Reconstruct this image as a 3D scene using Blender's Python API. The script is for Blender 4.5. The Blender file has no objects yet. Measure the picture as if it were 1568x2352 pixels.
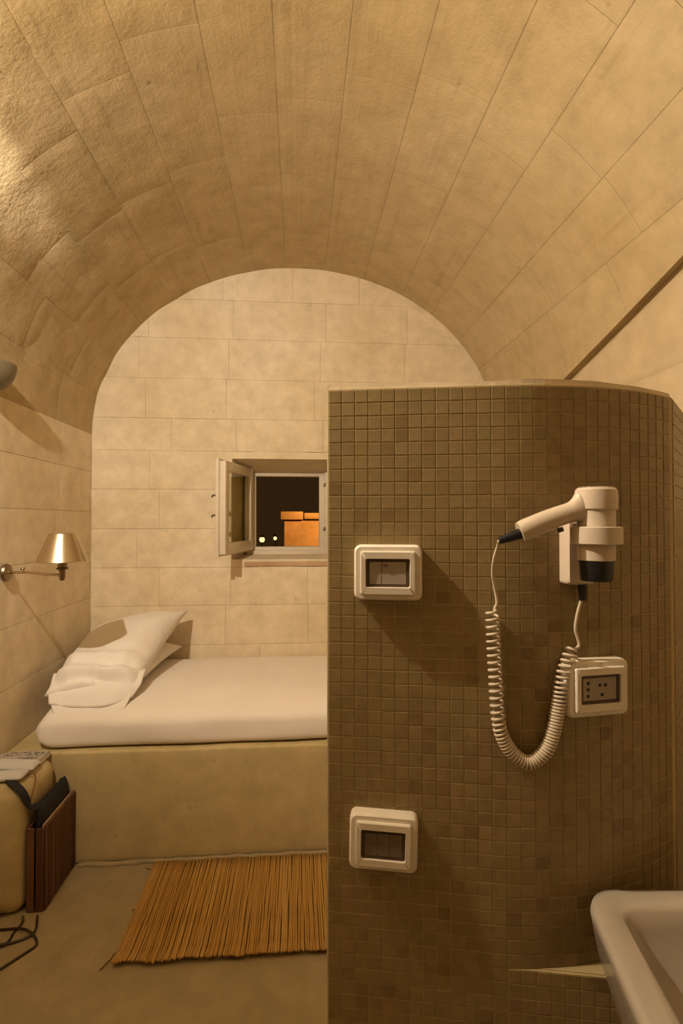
import bpy, bmesh, math, random
from mathutils import Vector, Matrix, noise

random.seed(4)
C = bpy.context.scene.collection
pi = math.pi
sc = bpy.context.scene

# ------------------------------------------------------------------ camera, world, exposure
EYE = 1.55
YAW = math.atan(98 / 1200.0)
PITCH = math.atan(19 / 1200.0)
cd = bpy.data.cameras.new('camera')
cd.sensor_fit = 'VERTICAL'
cd.sensor_height = 36.0
cd.lens = 36.0 * 1200.0 / 2352.0
cd.clip_start = 0.02
cam = bpy.data.objects.new('camera', cd)
cam.location = (0, 0, EYE)
cam.rotation_euler = (pi / 2 + PITCH, 0, -YAW)
C.objects.link(cam)
sc.camera = cam

w = bpy.data.worlds.new('night')
sc.world = w
w.use_nodes = True
w.node_tree.nodes['Background'].inputs[0].default_value = (0.030, 0.014, 0.0045, 1)
w.node_tree.nodes['Background'].inputs[1].default_value = 0.9

sc.view_settings.view_transform = 'Standard'
sc.view_settings.look = 'None'
sc.view_settings.gamma = 1.0
sc.view_settings.use_curve_mapping = False
sc.view_settings.exposure = 0.0
sc.cycles.max_bounces = 8
sc.cycles.adaptive_threshold = 0.05

LAMP = (-0.95, 0.81, 2.70)          # halogen bulb of the wall spot, just outside the frame
LAMP_STRENGTH = 19000.0
LAMP_COLOUR = (1.0, 0.86, 0.68)
BEAM_WATTS = 330.0

# ------------------------------------------------------------------ helpers
def link(o, parent=None):
    C.objects.link(o)
    if parent is not None:
        o.parent = parent
    return o

def tag(o, label=None, cat=None, group=None, kind=None):
    if label: o['label'] = label
    if cat: o['category'] = cat
    if group: o['group'] = group
    if kind: o['kind'] = kind
    return o

def thing(name, label, cat, loc=(0, 0, 0), rz=0.0, group=None, kind=None):
    o = bpy.data.objects.new(name, None)
    o.empty_display_size = 0.05
    o.location = loc
    o.rotation_euler = (0, 0, rz)
    link(o)
    return tag(o, label, cat, group, kind)

def obj(name, bm, mat, parent=None, smooth=False, angle=None):
    me = bpy.data.meshes.new(name)
    bm.normal_update()
    bm.to_mesh(me)
    bm.free()
    me.materials.append(mat)
    if smooth:
        for p in me.polygons: p.use_smooth = True
    if angle is not None:
        for p in me.polygons: p.use_smooth = True
        me.set_sharp_from_angle(angle=math.radians(angle))
    return link(bpy.data.objects.new(name, me), parent)

def inst(name, me, parent):
    return link(bpy.data.objects.new(name, me), parent)

def add_box(bm, lo, hi, bev=0.0, seg=2, M=None):
    lo = Vector(lo); hi = Vector(hi)
    r = bmesh.ops.create_cube(bm, size=1.0)
    vs = r['verts']
    for v in vs:
        v.co = Vector(((lo[i] + hi[i]) / 2 + v.co[i] * (hi[i] - lo[i])) for i in range(3))
    if bev > 0:
        es = list({e for v in vs for e in v.link_edges})
        rb = bmesh.ops.bevel(bm, geom=es, offset=bev, segments=seg, affect='EDGES', profile=0.5)
        vs = list({v for f in rb['faces'] for v in f.verts} | {v for v in vs if v.is_valid})
    if M is not None:
        bmesh.ops.transform(bm, matrix=M, verts=vs)
    return vs

def box(name, lo, hi, mat, parent=None, bev=0.0, seg=2, M=None):
    bm = bmesh.new()
    add_box(bm, lo, hi, bev, seg, M)
    return obj(name, bm, mat, parent, angle=40 if bev > 0 else None)

def add_lathe(bm, prof, n=32, M=None, close=False):
    rings = []
    for (r, z) in prof:
        if r < 1e-6:
            rings.append([bm.verts.new((0, 0, z))])
        else:
            rings.append([bm.verts.new((r * math.cos(2 * pi * k / n), r * math.sin(2 * pi * k / n), z)) for k in range(n)])
    pairs = list(zip(rings[:-1], rings[1:]))
    if close: pairs.append((rings[-1], rings[0]))
    for a, b in pairs:
        for k in range(n):
            k2 = (k + 1) % n
            if len(a) == 1 and len(b) == 1: continue
            if len(a) == 1: bm.faces.new((a[0], b[k2], b[k]))
            elif len(b) == 1: bm.faces.new((a[k], a[k2], b[0]))
            else: bm.faces.new((a[k], a[k2], b[k2], b[k]))
    if M is not None:
        bmesh.ops.transform(bm, matrix=M, verts=[v for r in rings for v in r])

def lathe(name, prof, mat, parent=None, n=32, M=None, close=False, angle=35):
    bm = bmesh.new()
    add_lathe(bm, prof, n, M, close)
    bmesh.ops.recalc_face_normals(bm, faces=bm.faces[:])
    return obj(name, bm, mat, parent, angle=angle)

def add_tube(bm, pts, r, n=8, cap=True):
    pts = [Vector(p) for p in pts]
    rad = r if callable(r) else (lambda t: r)
    up = Vector((0, 0, 1))
    t0 = (pts[1] - pts[0]).normalized()
    if abs(t0.dot(up)) > 0.9: up = Vector((1, 0, 0))
    a = t0.cross(up).normalized()
    rings = []
    for i, p in enumerate(pts):
        t = (pts[min(i + 1, len(pts) - 1)] - pts[max(i - 1, 0)]).normalized()
        a = (a - t * a.dot(t)).normalized()
        b = t.cross(a)
        rr = rad(i / (len(pts) - 1))
        rings.append([bm.verts.new(p + (a * math.cos(2 * pi * k / n) + b * math.sin(2 * pi * k / n)) * rr) for k in range(n)])
    for A, B in zip(rings[:-1], rings[1:]):
        for k in range(n):
            bm.faces.new((A[k], A[(k + 1) % n], B[(k + 1) % n], B[k]))
    if cap:
        bm.faces.new(rings[0][::-1]); bm.faces.new(rings[-1])

def tube(name, pts, r, mat, parent=None, n=8):
    bm = bmesh.new()
    add_tube(bm, pts, r, n)
    bmesh.ops.recalc_face_normals(bm, faces=bm.faces[:])
    return obj(name, bm, mat, parent, angle=50)

def smooth_path(pts, k=8):
    pts = [Vector(p) for p in pts]
    out = []
    for i in range(len(pts) - 1):
        p0 = pts[max(i - 1, 0)]; p1 = pts[i]; p2 = pts[i + 1]; p3 = pts[min(i + 2, len(pts) - 1)]
        for j in range(k):
            t = j / k
            out.append(0.5 * ((2 * p1) + (p2 - p0) * t + (2 * p0 - 5 * p1 + 4 * p2 - p3) * t * t + (3 * p1 - p0 - 3 * p2 + p3) * t ** 3))
    out.append(pts[-1])
    return out

def rrect(wd, ht, r, n=6):
    out = []
    for (cx, cz, a0) in ((wd / 2 - r, ht / 2 - r, 0), (-wd / 2 + r, ht / 2 - r, pi / 2), (-wd / 2 + r, -ht / 2 + r, pi), (wd / 2 - r, -ht / 2 + r, 1.5 * pi)):
        for k in range(n + 1):
            a = a0 + pi / 2 * k / n
            out.append((cx + r * math.cos(a), cz + r * math.sin(a)))
    return out

def add_loft(bm, sections, cap0=True, cap1=True):
    """sections: lists of 3D points of equal length, joined in order"""
    R = [[bm.verts.new(p) for p in s] for s in sections]
    n = len(R[0])
    for A, B in zip(R[:-1], R[1:]):
        for k in range(n):
            bm.faces.new((A[k], A[(k + 1) % n], B[(k + 1) % n], B[k]))
    if cap0: bm.faces.new(R[0][::-1])
    if cap1: bm.faces.new(R[-1])

def loft(name, sections, mat, parent=None, cap0=True, cap1=True, angle=40):
    bm = bmesh.new()
    add_loft(bm, sections, cap0, cap1)
    bmesh.ops.recalc_face_normals(bm, faces=bm.faces[:])
    return obj(name, bm, mat, parent, angle=angle)

# ------------------------------------------------------------------ materials
class NT:
    def __init__(s, name):
        s.m = bpy.data.materials.new(name); s.m.use_nodes = True
        s.t = s.m.node_tree; s.n = s.t.nodes; s.b = s.n['Principled BSDF']
        s.b.inputs['Specular IOR Level'].default_value = 0.3
    def add(s, ty, **kw):
        n = s.n.new(ty)
        for k, v in kw.items():
            if hasattr(n, k): setattr(n, k, v)
            else: n.inputs[k].default_value = v
        return n
    def lk(s, a, b): s.t.links.new(a, b)
    def coord(s, scale=(1, 1, 1)):
        tc = s.add('ShaderNodeTexCoord'); mp = s.add('ShaderNodeMapping')
        mp.inputs['Scale'].default_value = scale
        s.lk(tc.outputs['Object'], mp.inputs['Vector'])
        return mp.outputs[0]
    def noise(s, vec, scale, detail=4, rough=0.55):
        n = s.add('ShaderNodeTexNoise'); n.inputs['Scale'].default_value = scale
        n.inputs['Detail'].default_value = detail; n.inputs['Roughness'].default_value = rough
        s.lk(vec, n.inputs['Vector']); return n.outputs['Fac']
    def ramp(s, fac, stops):
        r = s.add('ShaderNodeValToRGB')
        e = r.color_ramp.elements
        while len(e) < len(stops): e.new(0.5)
        for el, (p, c) in zip(e, stops):
            el.position = p; el.color = (c[0], c[1], c[2], 1)
        s.lk(fac, r.inputs[0]); return r.outputs[0]
    def mix(s, a, b, fac=0.5, mode='MIX'):
        n = s.add('ShaderNodeMix', data_type='RGBA', blend_type=mode)
        if isinstance(fac, (int, float)): n.inputs[0].default_value = fac
        else: s.lk(fac, n.inputs[0])
        for i, v in ((6, a), (7, b)):
            if isinstance(v, tuple): n.inputs[i].default_value = (*v, 1)
            else: s.lk(v, n.inputs[i])
        return n.outputs[2]
    def math(s, op, a, b=0.0):
        n = s.add('ShaderNodeMath', operation=op)
        for i, v in ((0, a), (1, b)):
            if isinstance(v, (int, float)): n.inputs[i].default_value = v
            else: s.lk(v, n.inputs[i])
        return n.outputs[0]
    def bump(s, h, strength=0.3, dist=0.01, prev=None):
        b = s.add('ShaderNodeBump'); b.inputs['Strength'].default_value = strength; b.inputs['Distance'].default_value = dist
        s.lk(h, b.inputs['Height'])
        if prev is not None: s.lk(prev, b.inputs['Normal'])
        return b.outputs[0]
    def out(s, col=None, rough=None, nor=None, metal=None):
        for k, v in (('Base Color', col), ('Roughness', rough), ('Normal', nor), ('Metallic', metal)):
            if v is None: continue
            if isinstance(v, (int, float)): s.b.inputs[k].default_value = v
            elif isinstance(v, tuple): s.b.inputs[k].default_value = (*v, 1)
            else: s.lk(v, s.b.inputs[k])
        return s.m

def stone(name, a, b, c, streak=None, bump=0.35, pits=True):
    s = NT(name)
    v = s.coord()
    big = s.noise(v, 1.7, 3)
    col = s.ramp(big, [(0.32, a), (0.52, b), (0.7, c)])
    fine = s.noise(v, 9.0, 4, 0.65)
    col = s.mix(col, s.ramp(fine, [(0.3, (0.80, 0.78, 0.74)), (0.7, (1.08, 1.07, 1.05))]), 0.75, 'MULTIPLY')
    gr = s.noise(v, 70.0, 2, 0.7)
    h = s.math('ADD', s.math('MULTIPLY', fine, 1.0), s.math('MULTIPLY', gr, 0.25))
    nor = s.bump(h, bump, 0.02)
    if streak:
        sv = s.coord(streak)
        st = s.noise(sv, 1.0, 3, 0.5)
        nor = s.bump(st, bump * 0.75, 0.015, nor)
        col = s.mix(col, s.ramp(st, [(0.28, (0.84, 0.81, 0.76)), (0.42, (1, 1, 1))]), 0.5, 'MULTIPLY')
    if pits:
        vo = s.add('ShaderNodeTexVoronoi'); vo.inputs['Scale'].default_value = 4.5
        s.lk(v, vo.inputs['Vector'])
        pit = s.ramp(vo.outputs['Distance'], [(0.0, (0, 0, 0)), (0.055, (1, 1, 1))])
        nor = s.bump(pit, 0.25, 0.008, nor)
        col = s.mix(col, s.ramp(vo.outputs['Distance'], [(0.02, (0.72, 0.68, 0.62)), (0.06, (1, 1, 1))]), 0.6, 'MULTIPLY')
    return s.out(col, 0.88, nor)

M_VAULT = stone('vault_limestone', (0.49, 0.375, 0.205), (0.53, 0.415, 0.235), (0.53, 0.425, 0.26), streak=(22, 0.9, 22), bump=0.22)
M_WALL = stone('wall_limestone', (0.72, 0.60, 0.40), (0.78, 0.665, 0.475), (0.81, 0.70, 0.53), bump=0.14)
M_MORTAR = stone('mortar', (0.54, 0.43, 0.25), (0.58, 0.465, 0.285), (0.60, 0.485, 0.31), bump=0.2, pits=False)
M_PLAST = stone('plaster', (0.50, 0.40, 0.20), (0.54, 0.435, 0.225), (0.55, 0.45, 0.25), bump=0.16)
M_RIGHT = stone('right_wall_plaster', (0.54, 0.43, 0.26), (0.58, 0.465, 0.30), (0.60, 0.49, 0.33), bump=0.14)
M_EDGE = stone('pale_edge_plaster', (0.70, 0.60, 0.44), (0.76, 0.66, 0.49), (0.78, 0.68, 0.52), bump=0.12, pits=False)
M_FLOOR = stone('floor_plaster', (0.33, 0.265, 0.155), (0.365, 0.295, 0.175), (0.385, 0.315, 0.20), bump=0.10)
M_CREVICE = stone('crevice', (0.30, 0.20, 0.10), (0.34, 0.23, 0.115), (0.36, 0.25, 0.13), pits=False)

def simple(name, col, rough=0.5, metal=0.0, spec=0.4, bump=0.0, scale=200.0):
    s = NT(name)
    s.b.inputs['Specular IOR Level'].default_value = spec
    v = s.coord()
    n = s.noise(v, scale, 3)
    c = s.mix(col, s.ramp(n, [(0.3, (0.93, 0.93, 0.93)), (0.7, (1.05, 1.05, 1.05))]), 0.6, 'MULTIPLY')
    nor = s.bump(n, bump, 0.002) if bump else None
    return s.out(c, rough, nor, metal)

def varied(name, stops, rough=0.5, grain=None, spec=0.35, bump=0.2):
    """colour that differs from piece to piece (object random and island random)"""
    s = NT(name)
    s.b.inputs['Specular IOR Level'].default_value = spec
    oi = s.add('ShaderNodeObjectInfo'); ge = s.add('ShaderNodeNewGeometry')
    r = s.math('FRACT', s.math('ADD', oi.outputs['Random'], ge.outputs['Random Per Island']))
    col = s.ramp(r, stops)
    nor = None
    if grain:
        g = s.noise(s.coord(grain), 1.0, 4, 0.6)
        col = s.mix(col, s.ramp(g, [(0.3, (0.78, 0.76, 0.72)), (0.7, (1.1, 1.1, 1.08))]), 0.8, 'MULTIPLY')
        nor = s.bump(g, bump, 0.002)
    return s.out(col, rough, nor)

M_TILE = varied('mosaic_tile', [(0.0, (0.250, 0.180, 0.078)), (0.45, (0.272, 0.201, 0.089)), (0.62, (0.282, 0.196, 0.094)), (0.82, (0.258, 0.200, 0.082)), (0.92, (0.252, 0.174, 0.077)), (1.0, (0.208, 0.141, 0.058))], 0.42, (60, 60, 60), bump=0.1)
M_GROUT = simple('grout', (0.42, 0.325, 0.165), 0.9, scale=60, bump=0.2)
M_WHITE = simple('white_plastic', (0.74, 0.67, 0.56), 0.38, scale=30)
M_DRYER = simple('dryer_plastic', (0.56, 0.465, 0.36), 0.36, scale=30)
M_GREYP = simple('grey_plastic', (0.34, 0.285, 0.225), 0.5)
M_DARKFR = simple('dark_bezel', (0.085, 0.052, 0.03), 0.5)
M_BLACKP = simple('black_plastic', (0.012, 0.012, 0.014), 0.35)
M_CERAM = simple('ceramic', (0.36, 0.31, 0.245), 0.16, spec=0.6, scale=8)
M_BRASS = simple('satin_nickel', (0.60, 0.50, 0.36), 0.26, 1.0, scale=40)
M_DKBRASS = simple('aged_nickel', (0.30, 0.22, 0.13), 0.38, 1.0, scale=40)
M_LAMPGREY = simple('grey_lamp_metal', (0.20, 0.17, 0.105), 0.5, 0.3)
M_WOODW = simple('white_painted_wood', (0.70, 0.61, 0.48), 0.5, scale=25, bump=0.1)
M_LATCH = simple('dull_latch_metal', (0.22, 0.17, 0.12), 0.45, 0.8)
M_TERRA = stone('terracotta_sill', (0.30, 0.17, 0.085), (0.48, 0.32, 0.19), (0.62, 0.46, 0.30), bump=0.3, pits=False)
M_CRATE = varied('stained_slats', [(0.0, (0.075, 0.030, 0.015)), (0.5, (0.105, 0.044, 0.022)), (1.0, (0.150, 0.068, 0.036))], 0.55, (90, 90, 6))
M_RAIL = varied('pale_rail', [(0.0, (0.36, 0.24, 0.15)), (1.0, (0.40, 0.27, 0.17))], 0.55, (20, 20, 60))
M_REED = varied('reed', [(0.0, (0.40, 0.225, 0.050)), (0.3, (0.52, 0.31, 0.085)), (0.55, (0.47, 0.27, 0.062)), (0.8, (0.60, 0.385, 0.130)), (1.0, (0.42, 0.235, 0.055))], 0.55, (60, 7, 60))
M_THREAD = simple('reed_binding', (0.22, 0.12, 0.04), 0.8)
M_CABLE = simple('brown_cable', (0.045, 0.026, 0.014), 0.5)
M_BAG = simple('black_nylon', (0.010, 0.010, 0.013), 0.7, scale=300, bump=0.3)
M_REDCORD = simple('rust_cord', (0.26, 0.11, 0.045), 0.7)
M_DRAIN = simple('drain_metal', (0.06, 0.055, 0.06), 0.35, 0.7)

def cloth(name, col, wr=7.0, st=0.25):
    s = NT(name)
    s.b.inputs['Sheen Weight'].default_value = 0.1
    v = s.coord()
    n = s.noise(v, wr, 4, 0.55)
    wv = s.noise(v, 500, 1)
    nor = s.bump(n, st, 0.02)
    nor = s.bump(wv, 0.08, 0.001, nor)
    return s.out(s.mix(col, s.ramp(n, [(0.3, (0.96, 0.95, 0.94)), (0.7, (1.02, 1.02, 1.02))]), 0.7, 'MULTIPLY'), 0.85, nor)

M_SHEET = cloth('white_sheet', (0.82, 0.745, 0.66), 6.0, 0.20)
M_PILLOW = cloth('white_pillowcase', (0.82, 0.755, 0.685), 9.0, 0.30)
M_GREYCL = cloth('grey_cloth', (0.62, 0.61, 0.57), 14.0, 0.3)

def emit(name, col, strength):
    s = NT(name)
    s.b.inputs['Base Color'].default_value = (0.8, 0.7, 0.5, 1)
    s.b.inputs['Emission Color'].default_value = (*col, 1)
    s.b.inputs['Emission Strength'].default_value = strength
    return s.m

def glass(name, tint=(0.9, 0.92, 0.85)):
    s = NT(name)
    tr = s.add('ShaderNodeBsdfTransparent'); tr.inputs[0].default_value = (*tint, 1)
    gl = s.add('ShaderNodeBsdfGlossy'); gl.inputs['Roughness'].default_value = 0.02
    mx = s.add('ShaderNodeMixShader')
    lw = s.add('ShaderNodeLayerWeight'); lw.inputs['Blend'].default_value = 0.5
    fr = s.math('ADD', s.math('MULTIPLY', s.math('POWER', lw.outputs['Facing'], 4.0), 0.5), 0.04)
    s.lk(fr, mx.inputs[0]); s.lk(tr.outputs[0], mx.inputs[1]); s.lk(gl.outputs[0], mx.inputs[2])
    s.lk(mx.outputs[0], s.n['Material Output'].inputs['Surface'])
    return s.m
M_GLASS = glass('window_glass', (0.90, 0.90, 0.80))

# ------------------------------------------------------------------ barrel vault: parameter surface
CX, CA, CB, ZS = 0.01, 1.33, 1.12, 2.10
XL, XR = CX - CA, CX + CA
YB = 3.45
YF = -3.40
NSEG = 400
_tab = [(0.0, 0.0)]
_px, _pz = -CA, 0.0
for i in range(1, NSEG + 1):
    a = pi - pi * i / NSEG
    x, z = CA * math.cos(a), CB * math.sin(a)
    _tab.append((_tab[-1][0] + math.hypot(x - _px, z - _pz), pi * i / NSEG))
    _px, _pz = x, z
ARC = _tab[-1][0]

def u_angle(u):
    lo, hi = 0, NSEG
    while hi - lo > 1:
        m = (lo + hi) // 2
        if _tab[m][0] <= u: lo = m
        else: hi = m
    t = (u - _tab[lo][0]) / (_tab[hi][0] - _tab[lo][0])
    return pi - (_tab[lo][1] + t * (_tab[hi][1] - _tab[lo][1]))

def P(u, y, h=0.0):
    """u<0: left wall (z = ZS+u); 0..ARC: vault; above: right wall.  h pushes away from the room."""
    if u <= 0: return Vector((XL - h, y, ZS + u))
    if u >= ARC: return Vector((XR + h, y, ZS - (u - ARC)))
    a = u_angle(u)
    n = Vector((math.cos(a) / CA, 0, math.sin(a) / CB)).normalized()
    return Vector((CX + CA * math.cos(a), y, ZS + CB * math.sin(a))) + n * h

def block(name, rect, nu, nv, mapf, mat, parent, lines=(), off=0.0, chamfer=0.0025, depth=0.03, e=0.007, rough=0.002, seed=0.0):
    """one stone: a grid patch on a mapped surface, edges eased back, with sides; lines (p, q, r) keep p*u+q*v<=r"""
    u0, u1, v0, v1 = rect
    bm = bmesh.new()
    us = [u0, u0 + e] + [u0 + e + (u1 - u0 - 2 * e) * k / nu for k in range(1, nu)] + [u1 - e, u1]
    vs = [v0, v0 + e] + [v0 + e + (v1 - v0 - 2 * e) * k / nv for k in range(1, nv)] + [v1 - e, v1]
    g = [[bm.verts.new((a, b, 0)) for b in vs] for a in us]
    for i in range(len(us) - 1):
        for j in range(len(vs) - 1):
            bm.faces.new((g[i][j], g[i + 1][j], g[i + 1][j + 1], g[i][j + 1]))
    for (p, q, r) in lines:
        if all(p * a + q * b <= r for a in (u0, u1) for b in (v0, v1)): continue
        L = math.hypot(p, q)
        bmesh.ops.bisect_plane(bm, geom=bm.verts[:] + bm.edges[:] + bm.faces[:], plane_co=(p * r / L / L, q * r / L / L, 0), plane_no=(p, q, 0), clear_outer=True)
        if not bm.faces: break
    if not bm.faces or sum(f.calc_area() for f in bm.faces) < 0.002:
        bm.free(); return None
    bmesh.ops.remove_doubles(bm, verts=bm.verts[:], dist=0.0005)
    be = [ed for ed in bm.edges if len(ed.link_faces) == 1]
    bv = {v for ed in be for v in ed.verts}
    hs = {}
    for v in bm.verts:
        nz = noise.noise(Vector((v.co.x * 6 + seed, v.co.y * 5, 3.1))) * rough
        hs[v] = off + nz + (chamfer if v in bv else 0.0)
    ex = bmesh.ops.extrude_edge_only(bm, edges=be)
    for v in ex['geom']:
        if isinstance(v, bmesh.types.BMVert): hs[v] = depth
    for v in bm.verts:
        v.co = mapf(v.co.x, v.co.y, hs[v])
    bmesh.ops.recalc_face_normals(bm, faces=bm.faces[:])
    # face the room
    big = max((f for f in bm.faces), key=lambda f: f.calc_area())
    inside = Vector((CX, 1.5, 1.6)) - big.calc_center_median()
    if big.normal.dot(inside) < 0:
        bmesh.ops.reverse_faces(bm, faces=bm.faces[:])
    return obj(name, bm, mat, parent, angle=30)

def shell(name, u0, u1, y0, y1, h0, h1, nu, ny, mat, parent=None, kind='structure'):
    bm = bmesh.new()
    g = [[[bm.verts.new(P(u0 + (u1 - u0) * i / nu, y0 + (y1 - y0) * j / ny, h)) for j in range(ny + 1)] for i in range(nu + 1)] for h in (h0, h1)]
    for k in (0, 1):
        for i in range(nu):
            for j in range(ny):
                f = (g[k][i][j], g[k][i + 1][j], g[k][i + 1][j + 1], g[k][i][j + 1])
                bm.faces.new(f if k == 0 else f[::-1])
    rim = [(i, 0) for i in range(nu)] + [(nu, j) for j in range(ny)] + [(i, ny) for i in range(nu, 0, -1)] + [(0, j) for j in range(ny, 0, -1)]
    for (a, b) in zip(rim, rim[1:] + rim[:1]):
        bm.faces.new((g[0][a[0]][a[1]], g[1][a[0]][a[1]], g[1][b[0]][b[1]], g[0][b[0]][b[1]]))
    bmesh.ops.recalc_face_normals(bm, faces=bm.faces[:])
    return tag(obj(name, bm, mat, parent, angle=30), kind=kind)

# groove on the right haunch: a straight line in (u, y), read off as z = 2.235 at y 2.543 and 2.42 at y 1.642
def u_of_z_right(z):
    return ARC - next(t for t, a in _tab if CB * math.sin(pi - a) + ZS >= z - 1e-6)
GA = (u_of_z_right(2.225), 2.543)
GB = (u_of_z_right(2.408), 1.642)
gs = (GB[0] - GA[0]) / (GB[1] - GA[1])
def g_line(off):                     # u - gs*y <= c
    return (1.0, -gs, GA[0] - gs * GA[1] + off)
GW = 0.024

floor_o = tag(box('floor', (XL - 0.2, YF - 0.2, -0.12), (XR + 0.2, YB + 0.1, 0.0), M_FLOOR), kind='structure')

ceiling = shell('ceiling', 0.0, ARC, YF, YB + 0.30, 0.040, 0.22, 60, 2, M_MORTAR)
wall_left = shell('wall_left', -ZS, 0.0, YF, YB + 0.30, 0.004, 0.22, 1, 2, M_MORTAR)
wall_right = shell('wall_right', ARC, ARC + ZS, YF, YB + 0.30, 0.006, 0.22, 1, 2, M_MORTAR)
box_front = tag(box('wall_front', (XL - 0.2, YF - 0.2, -0.05), (XR + 0.2, YF, 3.4), M_PLAST), kind='structure')

# voussoirs of the vault
rng = random.Random(11)
edges = [0.0]
while edges[-1] < ARC - 0.30:
    edges.append(edges[-1] + rng.uniform(0.235, 0.285))
edges[-1] = ARC
gap = 0.0007
for c in range(len(edges) - 1):
    y = YB + 0.0
    first = rng.uniform(0.2, 0.6)
    while y > 0.75:
        L = first if y == YB else rng.uniform(0.46, 0.66)
        y0 = max(y - L, 0.70)
        if y - y0 < 0.1: break
        left = max(0.0, 1.0 - edges[c] / 1.9)          # the left haunch is the roughest
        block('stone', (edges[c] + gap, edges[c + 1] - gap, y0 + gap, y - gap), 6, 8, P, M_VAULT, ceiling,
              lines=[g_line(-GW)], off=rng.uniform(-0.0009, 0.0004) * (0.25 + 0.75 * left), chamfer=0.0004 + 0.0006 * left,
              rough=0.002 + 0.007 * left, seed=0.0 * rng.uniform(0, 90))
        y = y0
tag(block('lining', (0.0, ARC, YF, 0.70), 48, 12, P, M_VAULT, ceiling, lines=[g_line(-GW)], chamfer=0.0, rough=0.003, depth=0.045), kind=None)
# bed of mortar in the joints, then the lower right wall facing
block('mortar_bed', (0.0, ARC, 0.70, YB + 0.02), 48, 8, P, M_MORTAR, ceiling, lines=[g_line(-GW)], off=0.0032, chamfer=0.0, depth=0.045, rough=0.0)
n_, q_, r_ = g_line(GW)
block('facing', (GB[0] - 0.9, ARC, YF, YB), 40, 40, P, M_RIGHT, wall_right, lines=[(-n_, -q_, -r_)], off=-0.004, chamfer=0.004, rough=0.004, depth=0.045)
block('facing', (ARC, ARC + ZS, YF, YB), 8, 12, P, M_RIGHT, wall_right, off=-0.004, chamfer=0.0, rough=0.003)

# left wall courses
zc = [0.0, 0.27, 0.50, 0.78, 1.06, 1.34, 1.605, 1.86, 2.10]
for c in range(len(zc) - 1):
    y = YB
    first = rng.uniform(0.25, 0.6)
    while y > 0.75:
        L = first if y == YB else rng.uniform(0.5, 0.75)
        y0 = max(y - L, 0.70)
        if y - y0 < 0.1: break
        block('stone', (zc[c] - ZS + 0.0008, zc[c + 1] - ZS - 0.0008, y0 + 0.0008, y - 0.0008), 5, 8, P, M_WALL, wall_left,
              off=rng.uniform(-0.0006, 0.0003), chamfer=0.0005, rough=0.004, seed=0.0)
        y = y0
block('lining', (-ZS, 0, YF, 0.70), 6, 6, P, M_WALL, wall_left, chamfer=0.0, rough=0.002)

# ------------------------------------------------------------------ end wall with its ashlar and the little window
WX0, WX1, WZ0, WZ1 = -0.432, 0.20, 1.245, 2.000
FX0, FX1, FZ0, FZ1 = -0.367, 0.211, 1.297, 1.9386        # frame, deeper in the splayed opening
YFR = 3.68
arch = [(CX + (CA + 0.004) * math.cos(pi * k / 48), ZS + (CB + 0.004) * math.sin(pi * k / 48)) for k in range(49)]
hull = [(XL, -0.05)] + arch[::-1] + [(XR, -0.05)]
lines_arch = []
for (a, b) in zip(arch[:-1], arch[1:]):
    nx, nz = (b[1] - a[1]), -(b[0] - a[0])
    lines_arch.append((nx, nz, nx * a[0] + nz * a[1]))

def plate_with_hole(name, y0, y1, mat, hole):
    bm = bmesh.new()
    x0, x1, z0, z1 = hole
    for (lo, hi) in (((XL - 0.2, -0.05), (x0, 3.40)), ((x1, -0.05), (XR + 0.2, 3.40)), ((x0, -0.05), (x1, z0)), ((x0, z1), (x1, 3.40))):
        add_box(bm, (lo[0], y0, lo[1]), (hi[0], y1, hi[1]))
    return obj(name, bm, mat)
wall_back = tag(plate_with_hole('wall_back', YB + 0.004, YB + 0.30, M_MORTAR, (WX0, WX1, WZ0, WZ1)), kind='structure')
def PB(x, z, h=0.0): return Vector((x, YB + h, z))
rows = [0.0, 0.26, 0.50, 0.745, 1.0, WZ0, 1.495, 1.75, WZ1, 2.21, 2.47, 2.735, 2.99, 3.23]
for c in range(len(rows) - 1):
    z0, z1 = rows[c], rows[c + 1]
    spans = [(XL, XR)]
    if z0 >= WZ0 - 0.001 and z1 <= WZ1 + 0.001: spans = [(XL, WX0), (WX1, XR)]
    for (sa, sb) in spans:
        x = sa
        first = rng.uniform(0.22, 0.5)
        while x < sb - 0.02:
            L = first if x == sa else rng.uniform(0.40, 0.62)
            x1 = x + L
            if sb - x1 < 0.2: x1 = sb
            block('stone', (x + 0.0008, x1 - 0.0008, z0 + 0.0008, z1 - 0.0008), 6, 4, PB, M_WALL, wall_back, lines=lines_arch,
                  off=rng.uniform(-0.0012, 0.0005), chamfer=0.0010, depth=0.02, rough=0.002, seed=rng.uniform(0, 90))
            x = x1

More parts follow.
